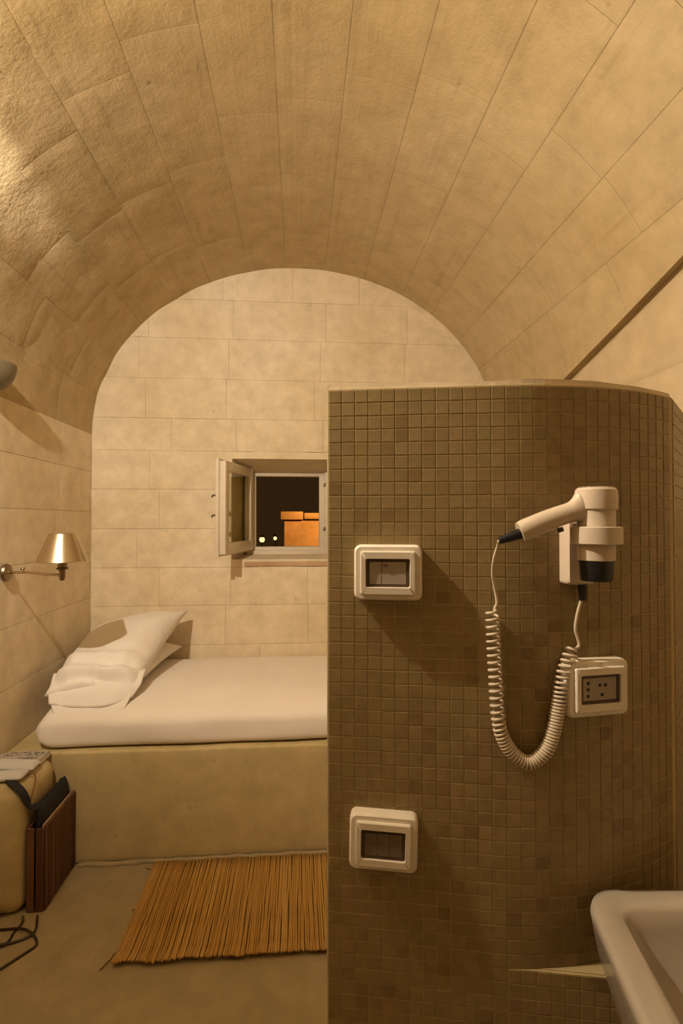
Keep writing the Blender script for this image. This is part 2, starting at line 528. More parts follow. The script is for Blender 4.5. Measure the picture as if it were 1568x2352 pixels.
# splayed reveals
def reveal(name, quad, mat, thick, parent):
    q = [Vector(p) for p in quad]
    n = (q[1] - q[0]).cross(q[3] - q[0]).normalized() * thick
    bm = bmesh.new()
    nn = 6
    top = [[bm.verts.new(q[0].lerp(q[1], i / nn).lerp(q[3].lerp(q[2], i / nn), j / 4) + n.normalized() * noise.noise(Vector((i * 1.3, j * 1.7, quad[0][0] * 9))) * 0.004) for j in range(5)] for i in range(nn + 1)]
    bot = [[bm.verts.new(q[0].lerp(q[1], i / nn).lerp(q[3].lerp(q[2], i / nn), j / 4) + n) for j in range(5)] for i in range(nn + 1)]
    for i in range(nn):
        for j in range(4):
            bm.faces.new((top[i][j], top[i + 1][j], top[i + 1][j + 1], top[i][j + 1]))
            bm.faces.new((bot[i][j], bot[i][j + 1], bot[i + 1][j + 1], bot[i + 1][j]))
    rim = [(i, 0) for i in range(nn)] + [(nn, j) for j in range(4)] + [(i, 4) for i in range(nn, 0, -1)] + [(0, j) for j in range(4, 0, -1)]
    for a, b in zip(rim, rim[1:] + rim[:1]):
        bm.faces.new((top[a[0]][a[1]], bot[a[0]][a[1]], bot[b[0]][b[1]], top[b[0]][b[1]]))
    bmesh.ops.recalc_face_normals(bm, faces=bm.faces[:])
    return obj(name, bm, mat, parent, angle=40)
ya, yb = YB + 0.001, YFR + 0.02
reveal('lintel', [(WX0, ya, WZ1), (WX1, ya, WZ1), (FX1, yb, FZ1 + 0.004), (FX0, yb, FZ1 + 0.004)], M_WALL, -0.05, wall_back)
reveal('jamb', [(WX0, ya, WZ0), (WX0, ya, WZ1), (FX0 - 0.002, yb, FZ1), (FX0 - 0.002, yb, FZ0)], M_WALL, 0.05, wall_back)
reveal('jamb', [(WX1, ya, WZ0), (WX1, ya, WZ1), (FX1 + 0.002, yb, FZ1), (FX1 + 0.002, yb, FZ0)], M_WALL, -0.05, wall_back)
reveal('sill_bed', [(WX0, ya, WZ0), (WX1, ya, WZ0), (FX1, yb, FZ0 - 0.03), (FX0, yb, FZ0 - 0.03)], M_WALL, 0.05, wall_back)
# outer masonry round the frame
tag(plate_with_hole('wall_outer', YFR + 0.02, YFR + 0.38, M_MORTAR, (FX0 + 0.02, FX1 - 0.02, FZ0 + 0.02, FZ1 - 0.02)), kind='structure')

win = thing('window_1', 'small white wooden window standing open in the end wall', None, ((FX0 + FX1) / 2, YFR, FZ0), kind='structure')
def wl(x, y, z): return (x - (FX0 + FX1) / 2, y - YFR, z - FZ0)
def wbox(name, lo, hi, mat=M_WOODW, bev=0.004, parent=None):
    return box(name, wl(*lo), wl(*hi), mat, parent or win, bev)
# fixed frame: stepped profile (outer bead, inner rebate)
bm = bmesh.new()
fw_, fi = 0.030, 0.068
for (lo, hi) in (((FX0, YFR - 0.015, FZ1 - fw_), (FX1, YFR + 0.06, FZ1)), ((FX0, YFR - 0.015, FZ0), (FX1, YFR + 0.06, FZ0 + fw_ + 0.012)),
                 ((FX0, YFR - 0.0155, FZ0), (FX0 + fw_, YFR + 0.06, FZ1)), ((FX1 - fw_, YFR - 0.0155, FZ0), (FX1, YFR + 0.06, FZ1)),
                 ((FX0, YFR + 0.01, FZ1 - fi - 0.012), (FX1, YFR + 0.075, FZ1 - 0.005)), ((FX0, YFR + 0.01, FZ0 + 0.01), (FX1, YFR + 0.075, FZ0 + fi)),
                 ((FX0 + 0.005, YFR + 0.0105, FZ0), (FX0 + fi, YFR + 0.075, FZ1)), ((FX1 - fi, YFR + 0.0105, FZ0), (FX1 - 0.005, YFR + 0.075, FZ1)),
                 ((FX0 + fw_, YFR - 0.002, FZ1 - 0.050), (FX1 - fw_, YFR + 0.02, FZ1 - fw_ + 0.004))):
    add_box(bm, wl(*lo), wl(*hi), 0.004, 2)
obj('window_frame', bm, M_WOODW, win, angle=40)
for zz in (1.80, 1.49):
    wbox('strike_plate', (FX1 - 0.040, YFR - 0.019, zz - 0.014), (FX1 - 0.024, YFR - 0.0150, zz + 0.014), M_LATCH, 0.001)
# open sash, hinged on the left, swung into the room
HX, HY = FX0 + 0.034, YFR - 0.018
sang = math.atan2(3.14 - HY, -0.461 - HX)          # direction of the open sash in plan
sash = bpy.data.objects.new('sash', None); link(sash, win)
SW, SZ0, SZ1 = 0.515, FZ0 + 0.048, FZ1 - 0.032
sash.location = wl(HX, HY, SZ0); sash.rotation_euler = (0, 0, sang)
SH = SZ1 - SZ0
bm = bmesh.new()
st = 0.058
# local: x along sash from hinge, y = thickness (left of travel = towards the right side of the room)
T0, T1 = -0.022, 0.022
for (lo, hi) in (((0, T0, 0), (st, T1, SH)), ((SW - st, T0, 0), (SW, T1, SH)), ((0.02, T0 + .0004, 0), (SW - .02, T1 - .0004, st + 0.01)), ((0.02, T0 + .0004, SH - st), (SW - .02, T1 - .0004, SH)),
                 ((SW - 0.022, T0 - 0.016, -0.014), (SW + 0.014, T0 + 0.006, SH + 0.014)), ((0.0, T0 - 0.016, SH - 0.02), (SW + 0.013, T0 + 0.0055, SH + 0.0135)), ((0.0, T0 - 0.016, -0.0135), (SW + 0.013, T0 + 0.0055, 0.02))):
    add_box(bm, lo, hi, 0.004, 2)
obj('sash_frame', bm, M_WOODW, sash, angle=40)
box('pane', (st - 0.006, -0.003, st), (SW - st + 0.006, 0.003, SH - st + 0.006), M_GLASS, sash)
bm = bmesh.new()
for zz in (0.355, 0.235):
    add_box(bm, (SW - 0.030, T0 - 0.028, zz - 0.012), (SW - 0.012, T0 - 0.014, zz + 0.012), 0.003)
    add_tube(bm, [(SW - 0.021, T0 - 0.020, zz), (SW - 0.021, T0 - 0.046, zz), (SW - 0.021, T0 - 0.052, zz - 0.012)], 0.0055, 8)
obj('latch', bm, M_LATCH, sash, angle=40)
for zz in (0.08, 0.45):
    bm = bmesh.new()
    add_tube(bm, [(-0.006, T0 - 0.008, zz), (-0.006, T0 - 0.008, zz + 0.05)], 0.006, 10)
    obj('hinge', bm, M_LATCH, sash, angle=40)
# terracotta sill with its worn front edge
bm = bmesh.new()
add_box(bm, (-0.352, YB - 0.006, WZ0 + 0.002), (WX1 + 0.004, YFR - 0.02, WZ0 + 0.036), 0.006, 2)
bmesh.ops.subdivide_edges(bm, edges=[e_ for e_ in bm.edges if e_.calc_length() > 0.3], cuts=10, use_grid_fill=True)
for v in bm.verts: v.co += Vector((0, noise.noise(v.co * 11) * 0.004, noise.noise(v.co * 9 + Vector((3, 1, 2))) * 0.003))
tag(obj('trim_1', bm, M_TERRA, angle=50), 'worn terracotta sill along the bottom of the window opening', kind='structure')

# ------------------------------------------------------------------ outside, seen through the little window
tag(box('ground', (-14, 4.6, -1.2), (14, 40, -1.0), M_MORTAR), kind='structure')
bl = thing('building', 'low stone building lit orange by a street lamp outside the window', 'building', (0.45, 9.0, -1.0))
bm = bmesh.new()
add_box(bm, (-0.70, 0, 0), (1.6, 1.6, 2.56), 0.01)
M_OUT = stone('outside_stone', (0.50, 0.36, 0.20), (0.60, 0.44, 0.26), (0.64, 0.48, 0.30), bump=0.4)
obj('wall', bm, M_OUT, bl, angle=40)
for k in range(6):
    box('coping_stone', (-0.76 + k * 0.40, -0.05, 2.56 + 0.01 * (k % 2)), (-0.76 + k * 0.40 + 0.385, 1.66, 2.70 - 0.012 * ((k * 5) % 3)), M_OUT, bl, 0.012)
box('wall_niche', (-0.1, -0.02, 2.28), (0.12, 0.01, 2.52), M_OUT, bl, 0.01)
fb = thing('building', 'dark far building front standing beyond the orange lit block', 'building', (-1.2, 15.0, -1.0))
box('wall', (-3.0, 0, 0), (0.45, 2.0, 1.55), M_CREVICE, fb, 0.02)
box('roof', (-3.1, -0.1, 1.55), (0.55, 2.1, 1.72), M_CREVICE, fb, 0.02)
M_LAMPG = emit('street_light_glass', (1.0, 0.74, 0.36), 1.3)
for (x, y, z, lab, s_) in ((-0.93, 13.4, 1.06, 'glowing street lamp left of the orange lit building', 1.0), (-0.60, 13.4, 1.09, 'paler street lamp close beside the orange lit building', 0.65)):
    p = thing('street_lamp', lab, 'street lamp', (x, y, -1.0))
    tube('post', [(0, 0, 0), (0, 0, z + 1.0 - 0.07)], lambda t: 0.04 - 0.015 * t, M_LATCH, p, 10)
    lathe('globe', [(0, z + 1 - 0.075 * s_), (0.05 * s_, z + 1 - 0.06 * s_), (0.075 * s_, z + 1), (0.05 * s_, z + 1 + 0.06 * s_), (0, z + 1 + 0.075 * s_)], M_LAMPG, p, 16)
    lathe('cap', [(0.06 * s_, z + 1.06), (0.04 * s_, z + 1.10), (0, z + 1.12)], M_LATCH, p, 16)
wlamp = thing('wall_lantern', 'sodium lantern on a pole that lights the orange building', 'lantern', (1.1, 7.3, -1.0))
tube('post', [(0, 0, 0), (0, 0, 3.75)], 0.035, M_LATCH, wlamp, 10)
lathe('hood', [(0.16, 3.75), (0.10, 3.86), (0, 3.90)], M_LATCH, wlamp, 16)
ld = bpy.data.lights.new('sodium_light', 'SPOT')
ld.energy = 440; ld.color = (1.0, 0.42, 0.10); ld.spot_size = math.radians(75); ld.spot_blend = 0.7; ld.shadow_soft_size = 0.06
lo_ = bpy.data.objects.new('sodium_light', ld); link(lo_, wlamp)
lo_.location = (0, 0.05, 3.70)
lo_.rotation_euler = (Vector((-0.75, 1.7, -2.2))).to_track_quat('-Z', 'Y').to_euler()

# ------------------------------------------------------------------ bed platform and bench
def worn_box(lo, hi, r, cuts=14, amp=0.004, freq=5.0, seg=4):
    bm = bmesh.new()
    add_box(bm, lo, hi, r, seg)
    big = [e_ for e_ in bm.edges if e_.calc_length() > 0.12]
    bmesh.ops.subdivide_edges(bm, edges=big, cuts=cuts, use_grid_fill=True)
    for v in bm.verts:
        d = noise.noise_vector(v.co * freq) * amp
        if v.co.z <= lo[2] + 1e-4: d.z = 0
        v.co += d
    return bm
plat = tag(obj('trim_2', worn_box((XL + 0.001, 2.468, 0.0), (XR - 0.004, YB - 0.003, 0.50), 0.012, amp=0.003), M_PLAST, angle=60), 'plastered masonry bed platform under the white mattress', kind='structure')
bench = tag(obj('trim_3', worn_box((XL + 0.001, 2.15, 0.0), (-1.078, 2.463, 0.497), 0.055, cuts=8, amp=0.003), M_PLAST, angle=60), 'plastered bench along the left wall with rounded worn edge', kind='structure')
# mortar bead at the foot of the platform
bm = bmesh.new()
pts = [(-0.98 + k * 0.05, 2.452 + noise.noise(Vector((k * 0.6, 0, 0))) * 0.012, 0.004) for k in range(46)]
add_tube(bm, pts, lambda t: 0.013 + 0.005 * noise.noise(Vector((t * 40, 2, 0))), 8)
tag(obj('baseboard_back', bm, M_FLOOR, angle=60), 'uneven mortar bead at the foot of the platform', kind='structure')

# ------------------------------------------------------------------ mattress and pillows
def mattress():
    x0, x1, y0, y1, z0, z1 = -1.200, 0.86, 2.482, 3.440, 0.502, 0.692
    bm = bmesh.new()
    nx, ns = 70, 64
    prof = []
    # profile in (y,z): softly bulging front, gently domed top
    def sec(t):
        a = 2 * pi * t
        c, s = math.cos(a), math.sin(a)
        e1, e2 = (0.40, 0.55) if s > 0 else (0.12, 0.35)
        yy = math.copysign(abs(c) ** e1, c); zz = math.copysign(abs(s) ** e2, s)
        return yy, zz
    R = []
    for i in range(nx + 1):
        t = i / nx
        end = min(1.0, math.sin(pi * min(max(t, 0.0), 1.0)) * 9) ** 0.45 if 0 < t < 1 else 0.0
        x = x0 + (x1 - x0) * t
        ring = []
        for k in range(ns):
            yy, zz = sec(k / ns)
            ex = 0.10
            y = (y0 + y1) / 2 + yy * (y1 - y0) / 2 * (0.965 + 0.035 * end)
            z = (z0 + z1) / 2 + zz * (z1 - z0) / 2 * (0.40 + 0.60 * end)
            if i in (0, nx): y = (y0 + y1) / 2 + (y - (y0 + y1) / 2) * 0.97
            front = max(0.0, min(1.0, (2.72 - y) / 0.22))
            if zz > 0:
                z -= 0.020 * front
                z += noise.noise(Vector((x * 4, y * 4, 1.2))) * 0.007 * end
                # soft creases across the sheet
                for (cxx, ww, am) in ((-0.44, 0.018, 0.014), (-0.40, 0.015, 0.011), (-0.215, 0.020, 0.016), (-0.17, 0.014, 0.012)):
                    wv = noise.noise(Vector((y * 7, cxx * 30, 0)))
                    q = (x - cxx - 0.05 * (y - 2.9) - 0.02 * wv) / ww
                    win_ = max(0.0, 1 - ((y - 2.98) / 0.34) ** 2)
                    z -= am * math.exp(-q * q) * win_
            if y < 2.7: y += noise.noise(Vector((x * 3.1, z * 6, 5))) * 0.014
            z = max(z, z0 - 0.003)
            ring.append((x, min(y, 3.444), z))
        R.append(ring)
    add_loft(bm, R)
    bmesh.ops.recalc_face_normals(bm, faces=bm.faces[:])
    return bm
mt = tag(obj('mattress', mattress(), M_SHEET, smooth=True), 'single mattress wrapped in a white sheet on the masonry platform', 'mattress')

def pillow_mesh(A, B, Cc, D, thick, bulge_n, nu=44, nv=52, seed=0.0, wr=0.012, sag=0.0):
    """A front left, B front right, Cc back right, D back left"""
    A, B, Cc, D = map(Vector, (A, B, Cc, D))
    bm = bmesh.new()
    N = Vector(bulge_n).normalized()
    def surf(u, v, side):
        p = A.lerp(B, u).lerp(D.lerp(Cc, u), v)
        eu = 1 - abs(2 * u - 1) ** 3.2; ev = 1 - abs(2 * v - 1) ** 3.0
        t = thick * (max(eu, 0) ** 0.55) * (max(ev, 0) ** 0.55)
        # corners pulled into ears, sides drawn in
        cu, cv = 2 * u - 1, 2 * v - 1
        mid = A.lerp(B, 0.5).lerp(D.lerp(Cc, 0.5), 0.5)
        pull = 0.055 * (abs(cu) ** 4 * (1 - cv ** 2) + abs(cv) ** 4 * (1 - cu ** 2))
        p = p + (mid - p) * pull
        wv = noise.noise(Vector((u * 5 + seed, v * 5, 0.5))) * wr
        fold = 0.0
        # folds that radiate from the front edge
        f = max(0.0, 1 - v / 0.42)
        fold += 0.022 * f * math.sin(v * 46 + 2.2 * noise.noise(Vector((u * 3 + seed, v * 2, 4))) + 3.5 * u) * min(1, eu * 1.6)
        ridge = noise.noise(Vector((u * 11 + seed, v * 4 + u * 5, 9))) * 0.010 * f
        d = t * 0.5 + (wv + (fold + ridge if side > 0 else 0)) * min(1.0, t / thick * 2.0)
        return p + N * (d * side * (1.25 if side > 0 else 0.2)) - N * sag * math.sin(pi * u) * math.sin(pi * v)
    G = {}
    for s in (1, -1):
        for i in range(nu + 1):
            for j in range(nv + 1):
                if s == -1 and (i in (0, nu) or j in (0, nv)):
                    G[(s, i, j)] = G[(1, i, j)]; continue
                G[(s, i, j)] = bm.verts.new(surf(i / nu, j / nv, s))
    for s in (1, -1):
        for i in range(nu):
            for j in range(nv):
                f = [G[(s, i, j)], G[(s, i + 1, j)], G[(s, i + 1, j + 1)], G[(s, i, j + 1)]]
                bm.faces.new(f if s > 0 else f[::-1])
    bmesh.ops.recalc_face_normals(bm, faces=bm.faces[:])
    return bm

lowp = tag(obj('pillow', pillow_mesh((-1.27, 2.86, 0.730), (-0.80, 2.80, 0.730), (-0.735, 3.41, 0.750), (-1.27, 3.41, 0.750), 0.13, (0.1, -0.15, 1), seed=7.0, wr=0.008), M_PILLOW, smooth=True),
           'lower white pillow lying flat beneath the propped pillow', 'pillow')
topp = tag(thing('pillow', 'upper white pillow propped up beside the wall with a lamp shadow on it', 'pillow', (0, 0, 0)))
obj('pillow_body', pillow_mesh((-1.205, 2.590, 0.712), (-0.795, 2.62, 0.710), (-0.690, 3.34, 0.985), (-1.245, 3.38, 0.870), 0.215, (-0.05, -0.50, 0.87), seed=1.0, wr=0.013), M_PILLOW, topp, smooth=True)
# open end of the pillowcase: two cloth layers folded over the front edge of the mattress
def flap(name, rows_, thick, seed):
    bm = bmesh.new()
    n = 26
    grid = [smooth_path(r, n // (len(r) - 1) + 1) for r in rows_]
    m = min(len(g_) for g_ in grid)
    k = 5
    full = []
    for a, b in zip(grid[:-1], grid[1:]):
        for s in range(k):
            full.append([a[i].lerp(b[i], s / k) for i in range(m)])
    full.append([grid[-1][i] for i in range(m)])
    T = [[bm.verts.new(p + Vector((0, -1, 0.25)) * (0.006 * noise.noise(p * 14 + Vector((seed, 0, 0))))) for p in r] for r in full]
    Bq = [[bm.verts.new(v.co + Vector((0.0, thick, -thick * 0.5))) for v in r] for r in T]
    for i in range(len(T) - 1):
        for j in range(m - 1):
            bm.faces.new((T[i][j], T[i][j + 1], T[i + 1][j + 1], T[i + 1][j]))
            bm.faces.new((Bq[i][j], Bq[i + 1][j], Bq[i + 1][j + 1], Bq[i][j + 1]))
    H, Wd = len(T) - 1, m - 1
    rim = [(0, j) for j in range(Wd)] + [(i, Wd) for i in range(H)] + [(H, j) for j in range(Wd, 0, -1)] + [(i, 0) for i in range(H, 0, -1)]
    for a, b in zip(rim, rim[1:] + rim[:1]):
        bm.faces.new((T[a[0]][a[1]], Bq[a[0]][a[1]], Bq[b[0]][b[1]], T[b[0]][b[1]]))
    bmesh.ops.recalc_face_normals(bm, faces=bm.faces[:])
    return obj(name, bm, M_PILLOW, topp, smooth=True)
flap('pillowcase_hem', [[(-1.205, 2.70, 0.795), (-1.03, 2.66, 0.785), (-0.86, 2.68, 0.790), (-0.775, 2.74, 0.795)],
                        [(-1.190, 2.610, 0.735), (-1.03, 2.585, 0.725), (-0.87, 2.590, 0.728), (-0.775, 2.66, 0.745)],
                        [(-1.165, 2.560, 0.690), (-1.04, 2.548, 0.676), (-0.90, 2.545, 0.680), (-0.800, 2.60, 0.700)]], 0.010, 1.0)
flap('pillowcase_hem', [[(-1.175, 2.585, 0.705), (-1.03, 2.565, 0.690), (-0.88, 2.570, 0.695), (-0.80, 2.62, 0.720)],
                        [(-1.130, 2.535, 0.655), (-1.03, 2.522, 0.640), (-0.88, 2.520, 0.645), (-0.815, 2.56, 0.675)],
                        [(-1.095, 2.520, 0.632), (-1.00, 2.512, 0.622), (-0.87, 2.512, 0.628), (-0.825, 2.54, 0.650)]], 0.010, 4.0)

# ------------------------------------------------------------------ reed mat
MX0, MX1, MY0, MY1 = -0.645, 0.42, 1.885, 2.440
mat_o = thing('reed_mat', 'golden brown reed mat on the floor before the bed platform', 'mat', (0, 0, 0))
RW = 0.0088
reed_meshes = []
for k in range(5):
    bm = bmesh.new()
    rr = random.Random(k)
    pts = []
    for j in range(9):
        t = j / 8
        lift = 0.014 * max(0, 1 - t / 0.10) ** 2
        pts.append((rr.uniform(-0.0009, 0.0009) + 0.0015 * math.sin(t * 5 + k), (MY0 + (MY1 - MY0) * t), 0.0082 + lift + rr.uniform(0, 0.0012)))
    add_tube(bm, pts, 0.0047, 6)
    bmesh.ops.recalc_face_normals(bm, faces=bm.faces[:])
    me = bpy.data.meshes.new('reed'); bm.to_mesh(me); bm.free()
    for p_ in me.polygons: p_.use_smooth = True
    me.materials.append(M_REED)
    reed_meshes.append(me)
nr = int((MX1 - MX0) / RW)
for k in range(nr):
    o = inst('reed', reed_meshes[rng.randrange(5)], mat_o)
    yoff = 0.012 * noise.noise(Vector((k * 0.09, 1, 0))) + rng.uniform(-0.004, 0.004)
    o.location = (MX0 + RW * (k + 0.5), yoff, 0.0)
    o.rotation_euler = (0, 0, 0)
for (yy, ext, cur) in ((1.955, 0.035, -0.07), (2.16, 0.012, 0.0), (2.40, 0.03, 0.012)):
    pts = [(MX0 - ext, yy + cur, 0.003), (MX0 - ext * 0.4, yy + cur * 0.4, 0.003), (MX0, yy, 0.0025)] + [(MX0 + 0.1 * q, yy + 0.002 * (-1) ** q, 0.0022) for q in range(1, 11)]
    tube('binding_cord', smooth_path(pts, 3), 0.0022, M_THREAD, mat_o, 6)

# ------------------------------------------------------------------ slatted crate with a black bag in it, beside the bench
cr = thing('slatted_crate', 'narrow slatted brown wooden crate standing beside the plastered bench', 'crate', (-1.036, 2.325, 0))
cx0, cx1, cy0, cy1, ch = -0.036, 0.036, -0.140, 0.140, 0.335
def slat(x0, x1, y0, y1, z0, z1, nm='slat', mt_=None):
    return box(nm, (x0, y0, z0), (x1, y1, z1), mt_ or M_CRATE, cr, 0.0012, 1)
ns_ = 10
sw_ = (cy1 - cy0) / ns_
for k in range(ns_):
    slat(cx1 - 0.007, cx1 + 0.001 * (k % 2), cy0 + sw_ * k + 0.0016, cy0 + sw_ * (k + 1) - 0.0016, 0.004, ch - 0.004 - 0.002 * (k % 3))
    slat(cx0, cx0 + 0.007, cy0 + sw_ * k + 0.0016, cy0 + sw_ * (k + 1) - 0.0016, 0.004, ch - 0.004)
for k in range(2):
    for yy in (cy0 - 0.007, cy1):
        slat(cx0 + 0.002 + 0.035 * k, cx0 + 0.031 + 0.035 * k, yy, yy + 0.007, 0.004, ch - 0.006)
box('bottom_board', (cx0 + 0.008, cy0 + 0.001, 0.006), (cx1 - 0.008, cy1 - 0.001, 0.014), M_CRATE, cr)
box('top_rail', (cx1 - 0.0145, cy0, ch - 0.022), (cx1 - 0.0075, cy1, ch + 0.004), M_RAIL, cr, 0.001, 1)
box('top_rail', (cx0 + 0.0075, cy0, ch - 0.022), (cx0 + 0.0145, cy1, ch + 0.002), M_CRATE, cr, 0.001, 1)

bag = thing('black_bag', 'black nylon bag stuffed in the slatted crate with its strap over the bench', 'bag', (-1.036, 2.325, 0.02))
secs = []
for k in range(15):
    t = k / 14
    z = 0.0 + 0.385 * t
    wx = 0.0205; wy = 0.130
    if k == 14: wx *= 0.4; wy *= 0.95
    cx_ = 0.0 - 0.006 * max(0, t - 0.82) / 0.18
    ring = []
    for q in range(28):
        a = 2 * pi * q / 28
        c, s = math.cos(a), math.sin(a)
        ring.append((cx_ + wx * math.copysign(abs(c) ** 0.6, c) + 0.003 * noise.noise(Vector((q * 0.7, t * 5, 0))),
                     wy * math.copysign(abs(s) ** 0.5, s), z + (0.012 * noise.noise(Vector((q * 0.5, 3, 1))) if t > 0.9 else 0)))
    secs.append(ring)
loft('bag_body', secs, M_BAG, bag, angle=80)
sp = smooth_path([(-0.015, -0.095, 0.375), (-0.012, -0.150, 0.395), (-0.020, -0.170, 0.425), (-0.045, -0.165, 0.465), (-0.080, -0.150, 0.487), (-0.115, -0.120, 0.4905), (-0.145, -0.075, 0.4905)], 7)
bm = bmesh.new()
L_, R_ = [], []
for i, p in enumerate(sp):
    t = (sp[min(i + 1, len(sp) - 1)] - sp[max(i - 1, 0)]).normalized()
    nrm = Vector((0.45, -0.35, 0.8)).normalized()
    sd = t.cross(nrm).normalized()
    L_.append([bm.verts.new(p + sd * 0.015), bm.verts.new(p - sd * 0.015), bm.verts.new(p - sd * 0.015 + nrm * 0.004), bm.verts.new(p + sd * 0.015 + nrm * 0.004)])
for a, b in zip(L_[:-1], L_[1:]):
    for k in range(4): bm.faces.new((a[k], a[(k + 1) % 4], b[(k + 1) % 4], b[k]))
bm.faces.new(L_[0][::-1]); bm.faces.new(L_[-1])
bmesh.ops.recalc_face_normals(bm, faces=bm.faces[:])
obj('strap', bm, M_BAG, bag)

# ------------------------------------------------------------------ things lying on the bench
ZB = 0.4995
def roll(name, label, cat, x0, x1, y, r, z, seed, tilt=0.0):
    secs = []
    for k in range(22):
        t = k / 21
        x = x0 + (x1 - x0) * t
        f = min(1.0, (1 - abs(2 * t - 1) ** 9)) ** 0.5 * 0.9 + 0.1
        ring = []
        for q in range(20):
            a = 2 * pi * q / 20
            rr = r * (0.82 + 0.18 * f) + 0.0025 * noise.noise(Vector((t * 6 + seed, q * 0.6, 1)))
            zz = z + 0.62 * r + 0.62 * r * math.sin(a) * f
            ring.append((x, y + tilt * t + 1.35 * rr * math.cos(a), max(zz, z)))
        secs.append(ring)
    return tag(loft(name, secs, M_GREYCL, angle=70), label, cat)
roll('folded_cloth', 'pale grey folded cloth nearer the printed leaflet on the bench', 'cloth', -1.306, -1.095, 2.335, 0.030, ZB, 2.0, -0.025)
roll('folded_cloth', 'grey rolled cloth nearest the front edge of the bench', 'cloth', -1.306, -1.105, 2.225, 0.027, ZB, 6.0, 0.012)

def leaflet_mat():
    s = NT('printed_leaflet')
    v = s.coord((1, 1, 1))
    return s.out((0.46, 0.41, 0.34), 0.45)
M_LEAF = leaflet_mat()
M_INK = simple('dark_ink', (0.10, 0.075, 0.06), 0.6)
M_INKG = simple('green_ink', (0.10, 0.12, 0.06), 0.6)
lf = thing('leaflet', 'small printed leaflet with dark lettering lying behind the grey cloth', 'leaflet', (-1.205, 2.405, ZB))
bm = bmesh.new()
nx_ = 16
pr = []
for i in range(nx_ + 1):
    t = i / nx_
    pr.append((-0.105 + 0.205 * t, 0.012 + 0.006 * math.sin(t * 3) + (0.010 * ((t - 0.85) / 0.15) if t > 0.85 else 0)))
secs = []
for (x, z) in pr:
    secs.append([(x, -0.047, z), (x, 0.045, z + 0.004), (x, 0.045, z + 0.001), (x, -0.047, z - 0.003)])
loft('cover', secs, M_LEAF, lf, angle=40)
secs = [[(x, -0.045, 0.0), (x, 0.043, 0.0), (x, 0.043, z), (x, -0.045, z - 0.003)] for (x, z) in pr]
loft('pages', [[(a, b, c - (0 if c == 0 else 0.0005)) for (a, b, c) in s_] for s_ in secs], M_WHITE, lf, angle=40)
def zz_(x):
    t = (x + 0.105) / 0.205
    return 0.012 + 0.006 * math.sin(t * 3) + (0.010 * ((t - 0.85) / 0.15) if t > 0.85 else 0)
def ink(bm, x, y, wd, hd):
    z = zz_(x) + 0.004 * (y + 0.047) / 0.092 + 0.0004
    z2 = zz_(x + wd) + 0.004 * (y + 0.047) / 0.092 + 0.0004
    q = [bm.verts.new((x, y, z)), bm.verts.new((x + wd, y, z2)), bm.verts.new((x + wd, y + hd, z2 + 0.0003)), bm.verts.new((x, y + hd, z + 0.0003))]
    bm.faces.new(q)
bm = bmesh.new()
# second line: the block letters  F H B S P, out of strokes
def strokes(ch):
    return {'F': [(0, 0, .25, 1), (0, .78, 1, .22), (0, .42, .75, .2)], 'H': [(0, 0, .25, 1), (.75, 0, .25, 1), (0, .42, 1, .2)],
            'B': [(0, 0, .25, 1), (0, 0, .9, .2), (0, .42, .9, .2), (0, .8, .9, .2), (.75, .1, .25, .35), (.75, .55, .25, .35)],
            'S': [(0, .8, 1, .2), (0, .42, 1, .2), (0, 0, 1, .2), (0, .45, .25, .5), (.75, .05, .25, .5)],
            'P': [(0, 0, .25, 1), (0, .8, .95, .2), (0, .42, .95, .2), (.75, .45, .25, .5)]}[ch]
x = -0.005
for chh in 'FHBSP':
    for (a, b, c, d) in strokes(chh):
        ink(bm, x + a * 0.012, -0.028 + b * 0.020, c * 0.012, d * 0.020)
    x += 0.0165
obj('lettering', bm, M_INK, lf)
bm = bmesh.new()
rr = random.Random(5)
for k in range(34):
    ink(bm, -0.085 + rr.random() * 0.13, 0.004 + rr.random() * 0.030, 0.004 + rr.random() * 0.012, 0.003 + rr.random() * 0.005)
obj('printed_pattern', bm, M_INK, lf)
bm = bmesh.new()
for k in range(9):
    a = pi * 2 * k / 9
    ink(bm, 0.062 + 0.016 * math.cos(a), 0.016 + 0.012 * math.sin(a), 0.010, 0.006)
obj('printed_emblem', bm, M_INKG, lf)
tag(tube('cord', smooth_path([(-1.105, 2.262, 0.512), (-1.085, 2.265, 0.508), (-1.070, 2.245, 0.492), (-1.064, 2.215, 0.462), (-1.066, 2.200, 0.435)], 6), 0.0032, M_REDCORD, n=7), 'thin rust coloured cord hanging over the rounded bench edge', 'cord')

# power cable looped on the floor
zf = 0.0045
cab = smooth_path([(-1.062, 2.140, 0.018), (-1.056, 2.120, zf), (-1.062, 2.075, zf), (-1.060, 2.035, zf), (-1.085, 2.005, zf), (-1.14, 1.985, zf)], 7)
tag(tube('cable', cab, 0.0042, M_CABLE, n=7), 'dark cable running straight out from the crate foot to the left', 'cable')
cab = smooth_path([(-1.012, 2.150, 0.010), (-0.999, 2.118, zf), (-0.988, 2.085, zf), (-0.990, 2.055, zf + .004), (-1.030, 2.032, zf), (-1.085, 2.008, zf + .008), (-1.16, 1.99, zf), (-1.25, 2.02, zf), (-1.22, 2.10, zf), (-1.12, 2.096, zf),
                   (-1.045, 2.085, zf + .008), (-0.995, 2.062, zf + .009), (-0.962, 2.035, zf), (-0.950, 2.006, zf), (-0.972, 1.975, zf), (-1.02, 1.915, zf), (-1.10, 1.82, zf)], 7)
tag(tube('cable', cab, 0.0045, M_CABLE, n=7), 'brown cable looped on the floor beside the plastered bench', 'cable')

